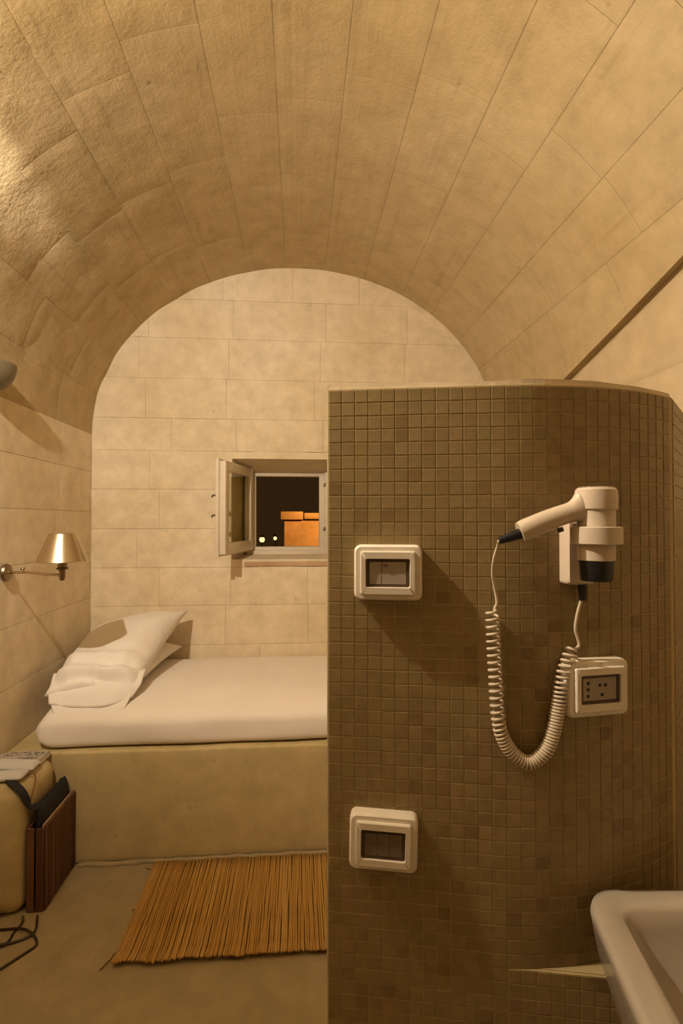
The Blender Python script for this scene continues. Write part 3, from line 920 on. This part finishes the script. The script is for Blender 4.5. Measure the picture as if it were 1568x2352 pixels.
# ------------------------------------------------------------------ wall sconce and uplighter on the left wall
sx = thing('wall_sconce', 'nickel wall sconce with a conical metal shade above the pillow', 'wall lamp', (XL, 2.47, 1.315))
Rx = Matrix.Rotation(pi / 2, 4, 'Y')
lathe('wall_plate', [(0, 0.0), (0.036, 0.0), (0.040, 0.006), (0.036, 0.016), (0.020, 0.021), (0, 0.022)], M_DKBRASS, sx, 28, Matrix.Translation((0.002, 0, 0)) @ Rx)
SP = Vector((0.288, -0.085, -0.006))
tube('arm', smooth_path([(0.018, 0, 0), (0.10, -0.022, 0.002), (0.16, -0.045, 0.0), (0.20, -0.056, -0.003), SP], 5), 0.0062, M_BRASS, sx, 10)
lathe('knob', [(0, 0.030), (0.008, 0.031), (0.010, 0.036), (0.007, 0.042), (0, 0.043)], M_DKBRASS, sx, 14, Matrix.Translation((0.09, -0.020, -0.018)))
lathe('socket', [(0, -0.024), (0.009, -0.022), (0.013, -0.008), (0.013, 0.022), (0.024, 0.027), (0.025, 0.031), (0.019, 0.035), (0.019, 0.058), (0, 0.060)], M_DKBRASS, sx, 24, Matrix.Translation(SP))
TS = Matrix.Translation(SP + Vector((0, 0, 0.060)))
shd = lathe('lamp_shade', [(0.102, 0.0), (0.1035, 0.002), (0.055, 0.122), (0.0535, 0.122), (0.1005, 0.002)], M_BRASS, sx, 48, TS, close=True)
bm = bmesh.new()
add_lathe(bm, [(0.054, 0.121), (0.054, 0.123), (0.036, 0.123), (0.036, 0.121)], 32, TS, close=True)
add_box(bm, (-0.040, -0.009, 0.1212), (0.040, 0.009, 0.1228), M=TS)
obj('shade_spider', bm, M_BRASS, shd)
tube('bulb_holder', [SP + Vector((0, 0, 0.05)), SP + Vector((0, 0, 0.10))], 0.014, M_WHITE, sx, 14)

up = thing('wall_uplighter', 'grey metal bowl uplighter fixed high on the left wall above the sconce', 'wall lamp', (XL, 2.29, 2.20))
bm = bmesh.new()
prof = []
for k in range(9):
    a = pi / 2 * k / 8
    prof.append((0.125 * math.cos(a), -0.115 * math.sin(a)))
prof = prof[::-1]
prof[0] = (0, -0.115)
prof = prof + [(0.125, 0.008), (0.119, 0.008)] + [(0.119 * math.cos(pi / 2 * k / 8), -0.108 * math.sin(pi / 2 * k / 8)) for k in range(8)] + [(0, -0.108)]
add_lathe(bm, prof, 40)
bmesh.ops.bisect_plane(bm, geom=bm.verts[:] + bm.edges[:] + bm.faces[:], plane_co=(0.004, 0, 0), plane_no=(-1, 0, 0), clear_outer=True)
bmesh.ops.recalc_face_normals(bm, faces=bm.faces[:])
obj('bowl', bm, M_LAMPGREY, up, angle=40)
box('wall_bracket', (0.001, -0.05, -0.06), (0.012, 0.05, -0.005), M_LAMPGREY, up, 0.002)
tube('bulb_holder', [(0.012, 0, -0.03), (0.05, 0, -0.02)], 0.012, M_WHITE, up, 12)

# halogen spot just outside the frame: lights the vault, bed and walls
M_BULB = emit('halogen_glow', LAMP_COLOUR, LAMP_STRENGTH)
sp_ = thing('halogen_spot', 'glowing halogen wall spot high on the left outside the frame', 'wall lamp', LAMP)
bm = bmesh.new()
bmesh.ops.create_uvsphere(bm, u_segments=16, v_segments=10, radius=0.0145)
obj('bulb', bm, M_BULB, sp_, smooth=True)
tube('arm', smooth_path([(XL - LAMP[0] + 0.004, -0.30, -0.12), (-0.20, -0.26, -0.06), (-0.06, -0.10, 0.0), (-0.02, -0.055, 0.0)], 5), 0.007, M_LAMPGREY, sp_, 10)
lathe('bowl', [(0, -0.092), (0.028, -0.087), (0.044, -0.072), (0.0475, -0.0645), (0.045, -0.0645), (0.026, -0.083), (0, -0.088)], M_LAMPGREY, sp_, 32)  # unseen bowl, added and shaped to cut the bulb's steep downward light
lathe('lamp_holder', [(0, -0.02), (0.012, -0.02), (0.012, 0.02), (0.008, 0.030), (0, 0.030)], M_LAMPGREY, sp_, 18, Matrix.Translation((-0.015, -0.052, 0)) @ Matrix.Rotation(-pi / 2, 4, 'X'))
lathe('wall_plate', [(0, 0), (0.04, 0), (0.04, 0.012), (0, 0.014)], M_LAMPGREY, sp_, 24, Matrix.Translation((XL - LAMP[0] - 0.02, -0.30, -0.12)) @ Rx)
s_ = NT('dimming_glass')
tr_n = s_.add('ShaderNodeBsdfTransparent'); tr_n.inputs[0].default_value = (0.80, 0.79, 0.76, 1)
df_n = s_.add('ShaderNodeBsdfDiffuse'); df_n.inputs[0].default_value = (0.8, 0.78, 0.74, 1)
mx_n = s_.add('ShaderNodeMixShader'); mx_n.inputs[0].default_value = 0.12
s_.lk(tr_n.outputs[0], mx_n.inputs[1]); s_.lk(df_n.outputs[0], mx_n.inputs[2])
s_.lk(mx_n.outputs[0], s_.n['Material Output'].inputs['Surface'])
lathe('dimming_disc', [(0, 0.0275), (0.100, 0.0275), (0.101, 0.0290), (0.100, 0.0305), (0, 0.0305)], s_.m, sp_, 48)  # unseen translucent disc added to dim light going up to the vault
bd = bpy.data.lights.new('added_beam', 'SPOT')  # extra spot added beside the bulb to brighten the left haunch
bd.energy = BEAM_WATTS; bd.color = (1.0, 0.92, 0.80); bd.spot_size = math.radians(25); bd.spot_blend = 0.5; bd.shadow_soft_size = 0.015
bo = bpy.data.objects.new('added_beam', bd); link(bo, sp_)
bo.location = (0.0, 0.035, 0.0)
bo.rotation_euler = Vector((-0.235, 1.0, 0.160)).to_track_quat('-Z', 'Y').to_euler()

# ------------------------------------------------------------------ mosaic partition
th0 = math.atan(-0.115)
RT = Vector((math.cos(YAW), -math.sin(YAW))); FW = Vector((math.sin(YAW), math.cos(YAW)))
def _lin(px):
    k = (px - 784) / 1200.0; X0 = (893 - 784) / 1200.0 * 0.87
    return (0.87 + 0.115 * X0) / (1 + 0.115 * k)
Q0 = Vector(((751 - 784) / 1200.0 * _lin(751), _lin(751)))
Q1 = Vector(((1130 - 784) / 1200.0 * _lin(1130), _lin(1130)))
L1 = (Q1 - Q0).length
PR, PARC = 0.50, 0.365
def plan(s, out=0.0, straight=False):
    """plan curve of the partition face: straight, then bending away, then turning sharply back"""
    if s <= L1 or straight:
        p = Q0 + (Q1 - Q0) / L1 * s; a = th0
    else:
        a = th0 + min(s - L1, PARC) / PR
        p = Q1 + PR * Vector((math.sin(a) - math.sin(th0), -(math.cos(a) - math.cos(th0))))
        if s > L1 + PARC:
            a = math.radians(51)
            p = p + (s - L1 - PARC) * Vector((math.cos(a), math.sin(a)))
    p = p + out * Vector((math.sin(a), -math.cos(a)))
    wv = RT * p.x + FW * p.y
    return wv, a - YAW
SC = L1 + PARC              # where the sharp turn is
SEND = SC + 0.40
ZT = 1.779
LEDGE = 0.8365
TT = 0.0009                 # tile thickness above the grout bed

def wall_strip(name, svals, z0, z1, thick, mat, straight=False, parent=None, amp=0.0):
    bm = bmesh.new()
    secs = []
    for s in svals:
        a, _ = plan(s, 0, straight); b, _ = plan(s, -thick, straight)
        dz = amp * noise.noise(Vector((s * 16, 0.3, 0)))
        secs.append([(a.x, a.y, z0), (a.x, a.y, z1 + dz), (b.x, b.y, z1 + dz), (b.x, b.y, z0)])
    add_loft(bm, secs)
    bmesh.ops.recalc_face_normals(bm, faces=bm.faces[:])
    return obj(name, bm, mat, parent, angle=35)
sv = [0.0, 0.06, 0.12, 0.18, 0.24, L1] + [L1 + PARC * k / 24 for k in range(1, 25)]
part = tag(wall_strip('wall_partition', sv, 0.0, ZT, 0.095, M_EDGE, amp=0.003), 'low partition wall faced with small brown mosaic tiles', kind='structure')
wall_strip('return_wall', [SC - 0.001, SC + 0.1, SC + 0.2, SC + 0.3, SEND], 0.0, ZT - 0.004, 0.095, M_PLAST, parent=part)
# grout bed
def bed(name, svals, z0, z1, straight=False):
    bm = bmesh.new()
    secs = []
    for s in svals:
        a, _ = plan(s, 0.0040, straight); b, _ = plan(s, 0.0001, straight)
        secs.append([(a.x, a.y, z0), (a.x, a.y, z1), (b.x, b.y, z1), (b.x, b.y, z0)])
    add_loft(bm, secs)
    bmesh.ops.recalc_face_normals(bm, faces=bm.faces[:])
    return obj(name, bm, M_GROUT, part, angle=35)
ZTT = 1.7695                # top of the tile field
bed('grout', [0.002] + sv[1:], 0.0, ZTT)
bed('grout', [SC + 0.004 + 0.05 * k for k in range(8)], 0.0, ZTT)
# low shelf wall: the straight face carries on where the upper wall bends away
shelf_s = [L1 + 0.45 * k / 12 for k in range(13)]
bm = bmesh.new()
secs = []
for s in shelf_s:
    a, _ = plan(s, 0.0, True)
    b, _ = plan(L1 + (s - L1) * 0.93, 0.0)
    secs.append([(a.x, a.y, 0.0), (a.x, a.y, LEDGE), (b.x, b.y, LEDGE), (b.x, b.y, 0.0)])
add_loft(bm, secs)
bmesh.ops.remove_doubles(bm, verts=bm.verts[:], dist=0.0002)
bmesh.ops.recalc_face_normals(bm, faces=bm.faces[:])
obj('shelf_wall', bm, M_GROUT, part, angle=35)
bed('grout', [L1 - 0.001] + shelf_s[1:], 0.0, LEDGE - 0.001, True)

PT = 0.0222
TW = 0.0206
def tile_mesh(wd, ht):
    bm = bmesh.new()
    b = 0.0006
    A = [(-wd / 2, 0.002, -ht / 2), (wd / 2, 0.002, -ht / 2), (wd / 2, 0.002, ht / 2), (-wd / 2, 0.002, ht / 2)]
    A1 = [(x, -TT + b * 0.7, z) for (x, y, z) in A]
    A2 = [(x * (1 - 2 * b / wd), -TT, z * (1 - 2 * b / ht)) for (x, y, z) in A]
    R = [[bm.verts.new(p) for p in q] for q in (A, A1, A2)]
    for a_, b_ in zip(R[:-1], R[1:]):
        for k in range(4): bm.faces.new((a_[k], a_[(k + 1) % 4], b_[(k + 1) % 4], b_[k]))
    bm.faces.new(R[-1])
    me = bpy.data.meshes.new('tile'); bm.to_mesh(me); bm.free()
    me.materials.append(M_TILE)
    return me
ME_TILE = tile_mesh(TW, TW)
slots = []                  # (matrix, screen size)
cam_p = Vector((0, 0, EYE))
def seen(p, nrm):
    d = p - cam_p
    x = d.x * RT.x + d.y * RT.y; f = d.x * FW.x + d.y * FW.y
    px, py = 784 + 1200 * x / f, 1195 - 1200 * d.z / f
    if not (0 < px < 1568 and 0 < py < 2352): return 0.0
    if px > 1345 and py > 2010: return 0.0             # behind the basin
    return -d.normalized().dot(nrm) / d.length_squared
tr_ = random.Random(3)
def field(s0, ncol, z1, nrow, straight=False):
    for i in range(ncol):
        s = s0 + PT * (i + 0.5)
        wv, a = plan(s, 0.0040, straight)
        for j in range(nrow):
            z = z1 - PT * (j + 0.5)
            if z < 0.01: break
            if not straight and s > L1 + 0.015 and z < LEDGE + 0.002 and s < SC: continue
            jx, jz, ja = tr_.uniform(-.0004, .0004), tr_.uniform(-.0004, .0004), tr_.uniform(-.012, .012)
            M = Matrix.Translation((wv.x, wv.y, z + jz)) @ Matrix.Rotation(a, 4, 'Z') @ Matrix.Rotation(ja, 4, 'Y') @ Matrix.Rotation(tr_.uniform(-.012, .012), 4, 'X')
            nrm = Vector((math.sin(a), -math.cos(a), 0))
            slots.append((M, seen(Vector((wv.x, wv.y, z)), nrm)))
nc = int((SC - 0.004) / PT)
field(0.003, nc, ZTT - 0.001, 80)
field(SC + 0.006, 16, ZTT - 0.001, 80)
nlow = 20
s_first = 0.003 + PT * math.ceil((L1 + 0.015 - 0.003 - PT * 0.5) / PT)
field(s_first, nlow, LEDGE - 0.0015, 38, True)
order = sorted(range(len(slots)), key=lambda k: -slots[k][1])
near = order[:300]
for k in near:
    o = inst('tile', ME_TILE, part)
    o.matrix_basis = slots[k][0]
bm = bmesh.new()
tv = [v.co.copy() for v in ME_TILE.vertices]
tp = [tuple(p.vertices) for p in ME_TILE.polygons]
verts, faces = [], []
for k in order[300:]:
    b0 = len(verts)
    verts += [tuple(slots[k][0] @ v) for v in tv]
    faces += [tuple(i + b0 for i in p) for p in tp]
bm.free()
me = bpy.data.meshes.new('tiles'); me.from_pydata(verts, [], faces); me.materials.append(M_TILE)
tag(inst('mosaic_tiles', me, part), 'remaining small mosaic tiles of the partition', kind='stuff')

# ------------------------------------------------------------------ wiring boxes on the partition
WSURF = 0.0040 + TT
def on_wall(s, z, out=WSURF):
    wv, a = plan(s, out)
    return (wv.x, wv.y, z), a
def ring_at(wd, ht, r, y, n=6):
    return [(x, y, z) for (x, z) in rrect(wd, ht, r, n)]
def wiring_box(name, label, cat, s, z, tilt, group=None):
    loc, a = on_wall(s, z)
    t = thing(name, label, cat, loc, 0, group)
    t.rotation_euler = (0, tilt, a)
    W_, H_ = 0.110, 0.090
    loft('housing', [ring_at(W_, H_, 0.011, 0.0), ring_at(W_, H_, 0.011, -0.014), ring_at(W_ - 0.002, H_ - 0.002, 0.0105, -0.018), ring_at(W_ - 0.007, H_ - 0.007, 0.009, -0.0205)], M_WHITE, t, cap0=False)
    w2, h2 = 0.088, 0.070
    bm = bmesh.new()
    add_loft(bm, [ring_at(w2, h2, 0.003, -0.0200), ring_at(w2, h2, 0.003, -0.0255), ring_at(w2 - 0.003, h2 - 0.003, 0.003, -0.0270),
                  ring_at(w2 - 0.016, h2 - 0.023, 0.003, -0.0270), ring_at(w2 - 0.018, h2 - 0.025, 0.003, -0.0250), ring_at(w2 - 0.018, h2 - 0.025, 0.003, -0.0212)], False, False)
    bmesh.ops.recalc_face_normals(bm, faces=bm.faces[:])
    obj('cover_frame', bm, M_WHITE, t, angle=40)
    wi, hi = w2 - 0.018, h2 - 0.025
    bm = bmesh.new()
    add_loft(bm, [ring_at(wi, hi, 0.003, -0.0206), ring_at(wi, hi, 0.003, -0.0235), ring_at(wi - 0.009, hi - 0.008, 0.001, -0.0228), ring_at(wi - 0.010, hi - 0.009, 0.001, -0.0208)], False, False)
    bmesh.ops.recalc_face_normals(bm, faces=bm.faces[:])
    obj('window_bezel', bm, M_DARKFR, t, angle=40)
    return t, wi - 0.010, hi - 0.009
M_GREY2 = simple('dark_grey_rocker', (0.155, 0.115, 0.085), 0.45)
def rocker(t, x0, x1, hh, mat=M_GREYP, nm='rocker'):
    xm = (x0 + x1) / 2; wd = x1 - x0 - 0.0012
    secs = []
    for (z, y) in ((-hh / 2, -0.0212), (-hh / 2, -0.0232), (-0.001, -0.0222), (hh / 2, -0.0246), (hh / 2, -0.0212)):
        secs.append([(xm - wd / 2, y, z), (xm + wd / 2, y, z)])
    bm = bmesh.new()
    R = [[bm.verts.new(p) for p in s_] for s_ in secs]
    for a_, b_ in zip(R[:-1], R[1:]): bm.faces.new((a_[0], a_[1], b_[1], b_[0]))
    bm.faces.new([r_[0] for r_ in R]); bm.faces.new([r_[1] for r_ in R][::-1]); bm.faces.new((R[0][0], R[-1][0], R[-1][1], R[0][1]))
    bmesh.ops.recalc_face_normals(bm, faces=bm.faces[:])
    return obj(nm, bm, mat, t)
sA, zA = 0.1025, 1.4650
t, wi, hi = wiring_box('wall_switch', 'white boxed wall switch with one wide button, upper left on the mosaic', 'switch', sA, zA, 0.0, 'boxed switches on the mosaic partition')
rocker(t, -wi / 2, -wi / 6, hi)
r2 = rocker(t, -wi / 6, wi / 2, hi)
lathe('indicator', [(0, 0), (0.0022, 0), (0.0022, 0.0008), (0, 0.001)], M_DARKFR, r2, 16, Matrix.Translation((-0.004, -0.0243, hi / 2 - 0.0060)) @ Matrix.Rotation(pi / 2, 4, 'X') @ Matrix.Scale(1.9, 4, (1, 0, 0)))
sB, zB = 0.0945, 1.0310
t, wi, hi = wiring_box('wall_switch', 'white boxed wall switch with three rockers, lowest on the mosaic', 'switch', sB, zB, 0.02, 'boxed switches on the mosaic partition')
for k in range(3): rocker(t, -wi / 2 + wi / 3 * k, -wi / 2 + wi / 3 * (k + 1), hi, M_GREY2)
sO, zO = 0.4300, 1.2830
t, wi, hi = wiring_box('wall_socket', 'white boxed wall socket with small pin holes below the hair dryer', 'socket', sO, zO, 0.0)
fp = box('socket_face', (-wi / 2, -0.0225, -hi / 2), (wi / 2, -0.0206, hi / 2), M_GREYP, t, 0.0006, 1)
bm = bmesh.new()
for (x, z) in ((-wi / 2 + 0.009, 0.010), (-wi / 2 + 0.009, 0.0), (-wi / 2 + 0.009, -0.010), (0.000, 0.006), (0.010, 0.006), (0.004, -0.009)):
    add_lathe(bm, [(0, 0), (0.0026, 0), (0.0026, 0.0006), (0, 0.0006)], 12, Matrix.Translation((x, -0.0224, z)) @ Matrix.Rotation(pi / 2, 4, 'X'))
obj('pin_holes', bm, M_BLACKP, fp)

# ------------------------------------------------------------------ hair dryer in its wall holder
loc, ha = on_wall(0.400, 1.50)
hold = thing('dryer_holder', 'white wall holder with a ring carrying the hair dryer', 'holder', loc, ha)
# local: x along wall, -y out of the wall, z up (relative to z=1.50)
RC = Vector((-0.003, -0.066, 0.0275))            # ring centre
bm = bmesh.new()
add_loft(bm, [ring_at(0.046, 0.112, 0.006, 0.0), ring_at(0.046, 0.112, 0.006, -0.020), ring_at(0.042, 0.106, 0.006, -0.026)], False, True)
bmesh.ops.recalc_face_normals(bm, faces=bm.faces[:])
bmesh.ops.translate(bm, verts=bm.verts[:], vec=(0.000, 0, 0.004))
obj('back_box', bm, M_DRYER, hold, angle=40)
box('switch_window', (-0.0165, -0.0275, 0.028), (-0.0085, -0.0245, 0.044), M_DARKFR, hold, 0.001)
def ring_prof(r0, r1, z0, z1): return [(r0, z0), (r1 - 0.0015, z0), (r1, z0 + 0.0015), (r1, z1 - 0.0015), (r1 - 0.0015, z1), (r0, z1)]
lathe('ring', ring_prof(0.0338, 0.0405, -0.0135, 0.0135), M_DRYER, hold, 40, Matrix.Translation(RC) @ Matrix.Diagonal((0.89, 0.89, 0.98, 1)), close=True)
box('ring_bracket', (-0.016, -0.034, RC.z - 0.010), (0.014, -0.020, RC.z + 0.010), M_DRYER, hold, 0.002)
lathe('strain_relief', [(0, -0.026), (0.0052, -0.026), (0.0058, -0.022), (0.0072, 0.0), (0, 0.001)], M_BLACKP, hold, 14, Matrix.Translation((0.008, -0.014, -0.0515)))

dr = thing('hair_dryer', 'white hair dryer with black nozzle and coiled cord hung on the mosaic wall', 'hair dryer', loc, ha)
TB = Matrix.Translation(RC) @ Matrix.Diagonal((0.89, 0.89, 0.965, 1))
lathe('barrel', [(0.0250, -0.040), (0.0290, -0.038), (0.0300, -0.014), (0.0305, 0.013), (0.0300, 0.014), (0.0300, 0.038), (0.0330, 0.041), (0.0335, 0.060), (0.0325, 0.070), (0.0290, 0.0735), (0.014, 0.0750), (0, 0.0752)], M_DRYER, dr, 40, TB)
bm = bmesh.new()
for q in range(5):
    add_box(bm, (-0.022, -0.0015, 0.0748), (0.022, 0.0015, 0.0758), M=TB @ Matrix.Translation((0, -0.014 + 0.007 * q, 0)))
obj('intake_grille', bm, M_GREYP, dr)
lathe('nozzle', [(0, -0.070), (0.0240, -0.070), (0.0250, -0.068), (0.0272, -0.040), (0.0272, -0.0375), (0.020, -0.037)], M_BLACKP, dr, 36, TB)
# handle, leaning down to the left
h0 = RC + Vector((-0.022, 0.0, 0.040)); h1 = RC + Vector((-0.113, 0.016, 0.0045))
ax = (h1 - h0).normalized(); zz2 = Vector((0, 0, 1)); sd = ax.cross(zz2).normalized(); upv = sd.cross(ax).normalized()
secs = []
for k in range(15):
    t_ = k / 14
    p = h0.lerp(h1, t_) + upv * (0.002 * math.sin(pi * t_))
    ra = 0.0145 + 0.0020 * t_ + 0.012 * max(0, 1 - t_ / 0.2) ** 2
    rb = 0.0140 + 0.0010 * t_
    if k == 14: ra *= 0.93; rb *= 0.93
    secs.append([tuple(p + upv * (ra * math.cos(2 * pi * q / 24)) + sd * (rb * math.sin(2 * pi * q / 24))) for q in range(24)])
loft('handle', secs, M_DRYER, dr, angle=50)
sw0 = h0.lerp(h1, 0.42) - upv * 0.0150
tube('slide_switch', [sw0, sw0 - upv * 0.006], 0.0045, M_DARKFR, dr, 10)
st0 = h1 - upv * 0.002; st1 = st0 + ax * 0.034 + Vector((0, 0, 0.001))
tube('strain_relief', [st0 - ax * 0.004, st0.lerp(st1, 0.5), st1], lambda t: 0.0085 - 0.0035 * t, M_BLACKP, dr, 14)
# cord: plain lead, then stretched coil, dense coil at the bottom, and up to the holder
def wl2(s, z, out):
    wv, _ = plan(s, out + WSURF)
    return Vector((wv.x, wv.y, z))
Mi = (Matrix.Translation(loc) @ Matrix.Rotation(ha, 4, 'Z')).inverted()
st1w = Mi.inverted() @ st1
lead = smooth_path([st1w, wl2(0.2725, 1.512, 0.040), wl2(0.2680, 1.490, 0.030), wl2(0.2675, 1.465, 0.020), wl2(0.2720, 1.440, 0.014), wl2(0.2748, 1.420, 0.014), wl2(0.272, 1.411, 0.014)], 8)
axis_pts = smooth_path([wl2(0.2680, 1.408, 0.014), wl2(0.2690, 1.360, 0.014), wl2(0.2720, 1.300, 0.014), wl2(0.2745, 1.250, 0.014), wl2(0.2800, 1.214, 0.015), wl2(0.2960, 1.184, 0.015), wl2(0.3210, 1.169, 0.015),
                        wl2(0.3460, 1.186, 0.015), wl2(0.3590, 1.216, 0.014), wl2(0.3670, 1.252, 0.013), wl2(0.3740, 1.298, 0.013), wl2(0.3860, 1.334, 0.013), wl2(0.3930, 1.345, 0.013)], 14)
tail = smooth_path([wl2(0.3965, 1.345, 0.013), wl2(0.4020, 1.352, 0.013), wl2(0.3990, 1.366, 0.012), wl2(0.3965, 1.378, 0.012), wl2(0.4000, 1.400, 0.012), wl2(0.4060, 1.420, 0.012), wl2(0.4080, 1.428, 0.013)], 7)
cum = [0.0]
for a_, b_ in zip(axis_pts[:-1], axis_pts[1:]): cum.append(cum[-1] + (b_ - a_).length)
Ltot = cum[-1]
coil = []
phase = 0.0
ds = 0.0004
d = 0.0
idx = 0
fa = None
while d < Ltot:
    while idx < len(cum) - 2 and cum[idx + 1] < d: idx += 1
    t_ = (d - cum[idx]) / max(1e-9, cum[idx + 1] - cum[idx])
    c = axis_pts[idx].lerp(axis_pts[idx + 1], t_)
    tg = (axis_pts[min(idx + 2, len(axis_pts) - 1)] - axis_pts[max(idx - 1, 0)]).normalized()
    fr = d / Ltot
    if fr < 0.34: pitch = 0.0112
    elif fr < 0.44: pitch = 0.0112 - 0.0060 * (fr - 0.34) / 0.10
    elif fr < 0.78: pitch = 0.0050
    elif fr < 0.92: pitch = 0.0050 + 0.0042 * (fr - 0.78) / 0.14
    else: pitch = 0.0092
    if fa is None: fa = tg.cross(Vector((0, 1, 0))).normalized()
    fa = (fa - tg * fa.dot(tg)).normalized(); fbv = tg.cross(fa)
    rad = 0.0092 * min(1.0, 0.35 + d / 0.006, 0.35 + (Ltot - d) / 0.006)
    coil.append(c + (fa * math.cos(phase) + fbv * math.sin(phase)) * rad)
    step = pitch / 14
    phase += 2 * pi / 14
    d += step
pts = [Mi @ p for p in (lead + coil + tail)]
bm = bmesh.new()
add_tube(bm, pts, 0.0025, 6)
bmesh.ops.recalc_face_normals(bm, faces=bm.faces[:])
M_CORD = simple('cord_plastic', (0.54, 0.44, 0.32), 0.45)
obj('coiled_cord', bm, M_CORD, dr, smooth=True)

# ------------------------------------------------------------------ wash basin, bottom right
ba = -0.080
bz = 0.968
bs = thing('wash_basin', 'white ceramic wash basin jutting into the lower right corner', 'basin', (0.448, 0.8045, bz), ba)
def bring(x0, x1, y0, y1, r, z, rl=None):
    # rounded rectangle in local plan; y negative = towards the room
    cx_, cy_ = (x0 + x1) / 2, (y0 + y1) / 2
    pts_ = [(cx_ + x, cy_ + y) for (x, y) in rrect(x1 - x0, y1 - y0, r, 8)]
    return [(x + 0.15 * y * (1 - 2 * x / 0.56), y, z) for (x, y) in pts_]     # sides flare towards the front
X0, X1, Y0, Y1 = 0.0, 0.56, -0.44, 0.0
I = 0.045
secs = [bring(X0 + 0.055, X1 - 0.055, Y0 + 0.06, Y1 - 0.050, 0.05, -0.19),
        bring(X0 + 0.030, X1 - 0.030, Y0 + 0.03, Y1 - 0.030, 0.05, -0.14),
        bring(X0 + 0.010, X1 - 0.010, Y0 + 0.01, Y1 - 0.006, 0.048, -0.07),
        bring(X0 + 0.002, X1 - 0.002, Y0 + 0.002, Y1, 0.046, -0.022),
        bring(X0, X1, Y0, Y1, 0.046, -0.010),
        bring(X0 + 0.003, X1 - 0.003, Y0 + 0.003, Y1 - 0.003, 0.043, -0.002),
        bring(X0 + 0.010, X1 - 0.010, Y0 + 0.010, Y1 - 0.010, 0.038, 0.0),
        bring(X0 + I - 0.008, X1 - I, Y0 + I, Y1 - I + 0.006, 0.028, -0.001),
        bring(X0 + I - 0.002, X1 - I - .005, Y0 + I + .005, Y1 - I, 0.026, -0.006),
        bring(X0 + I + 0.004, X1 - I - .01, Y0 + I + .01, Y1 - I - 0.006, 0.028, -0.03),
        bring(X0 + I + 0.025, X1 - I - .03, Y0 + I + .04, Y1 - I - 0.025, 0.05, -0.095),
        bring(X0 + I + 0.070, X1 - I - .07, Y0 + I + .09, Y1 - I - 0.07, 0.06, -0.130),
        bring(X0 + I + 0.14, X1 - I - .14, Y0 + I + .13, Y1 - I - 0.12, 0.03, -0.140)]
loft('bowl', secs, M_CERAM, bs, angle=60)
lathe('drain', [(0, 0.0), (0.030, 0.0), (0.032, 0.002), (0.026, 0.004), (0.022, 0.001), (0, 0.001)], M_DRAIN, bs, 28, Matrix.Translation((0.270, -0.215, -0.1395)))
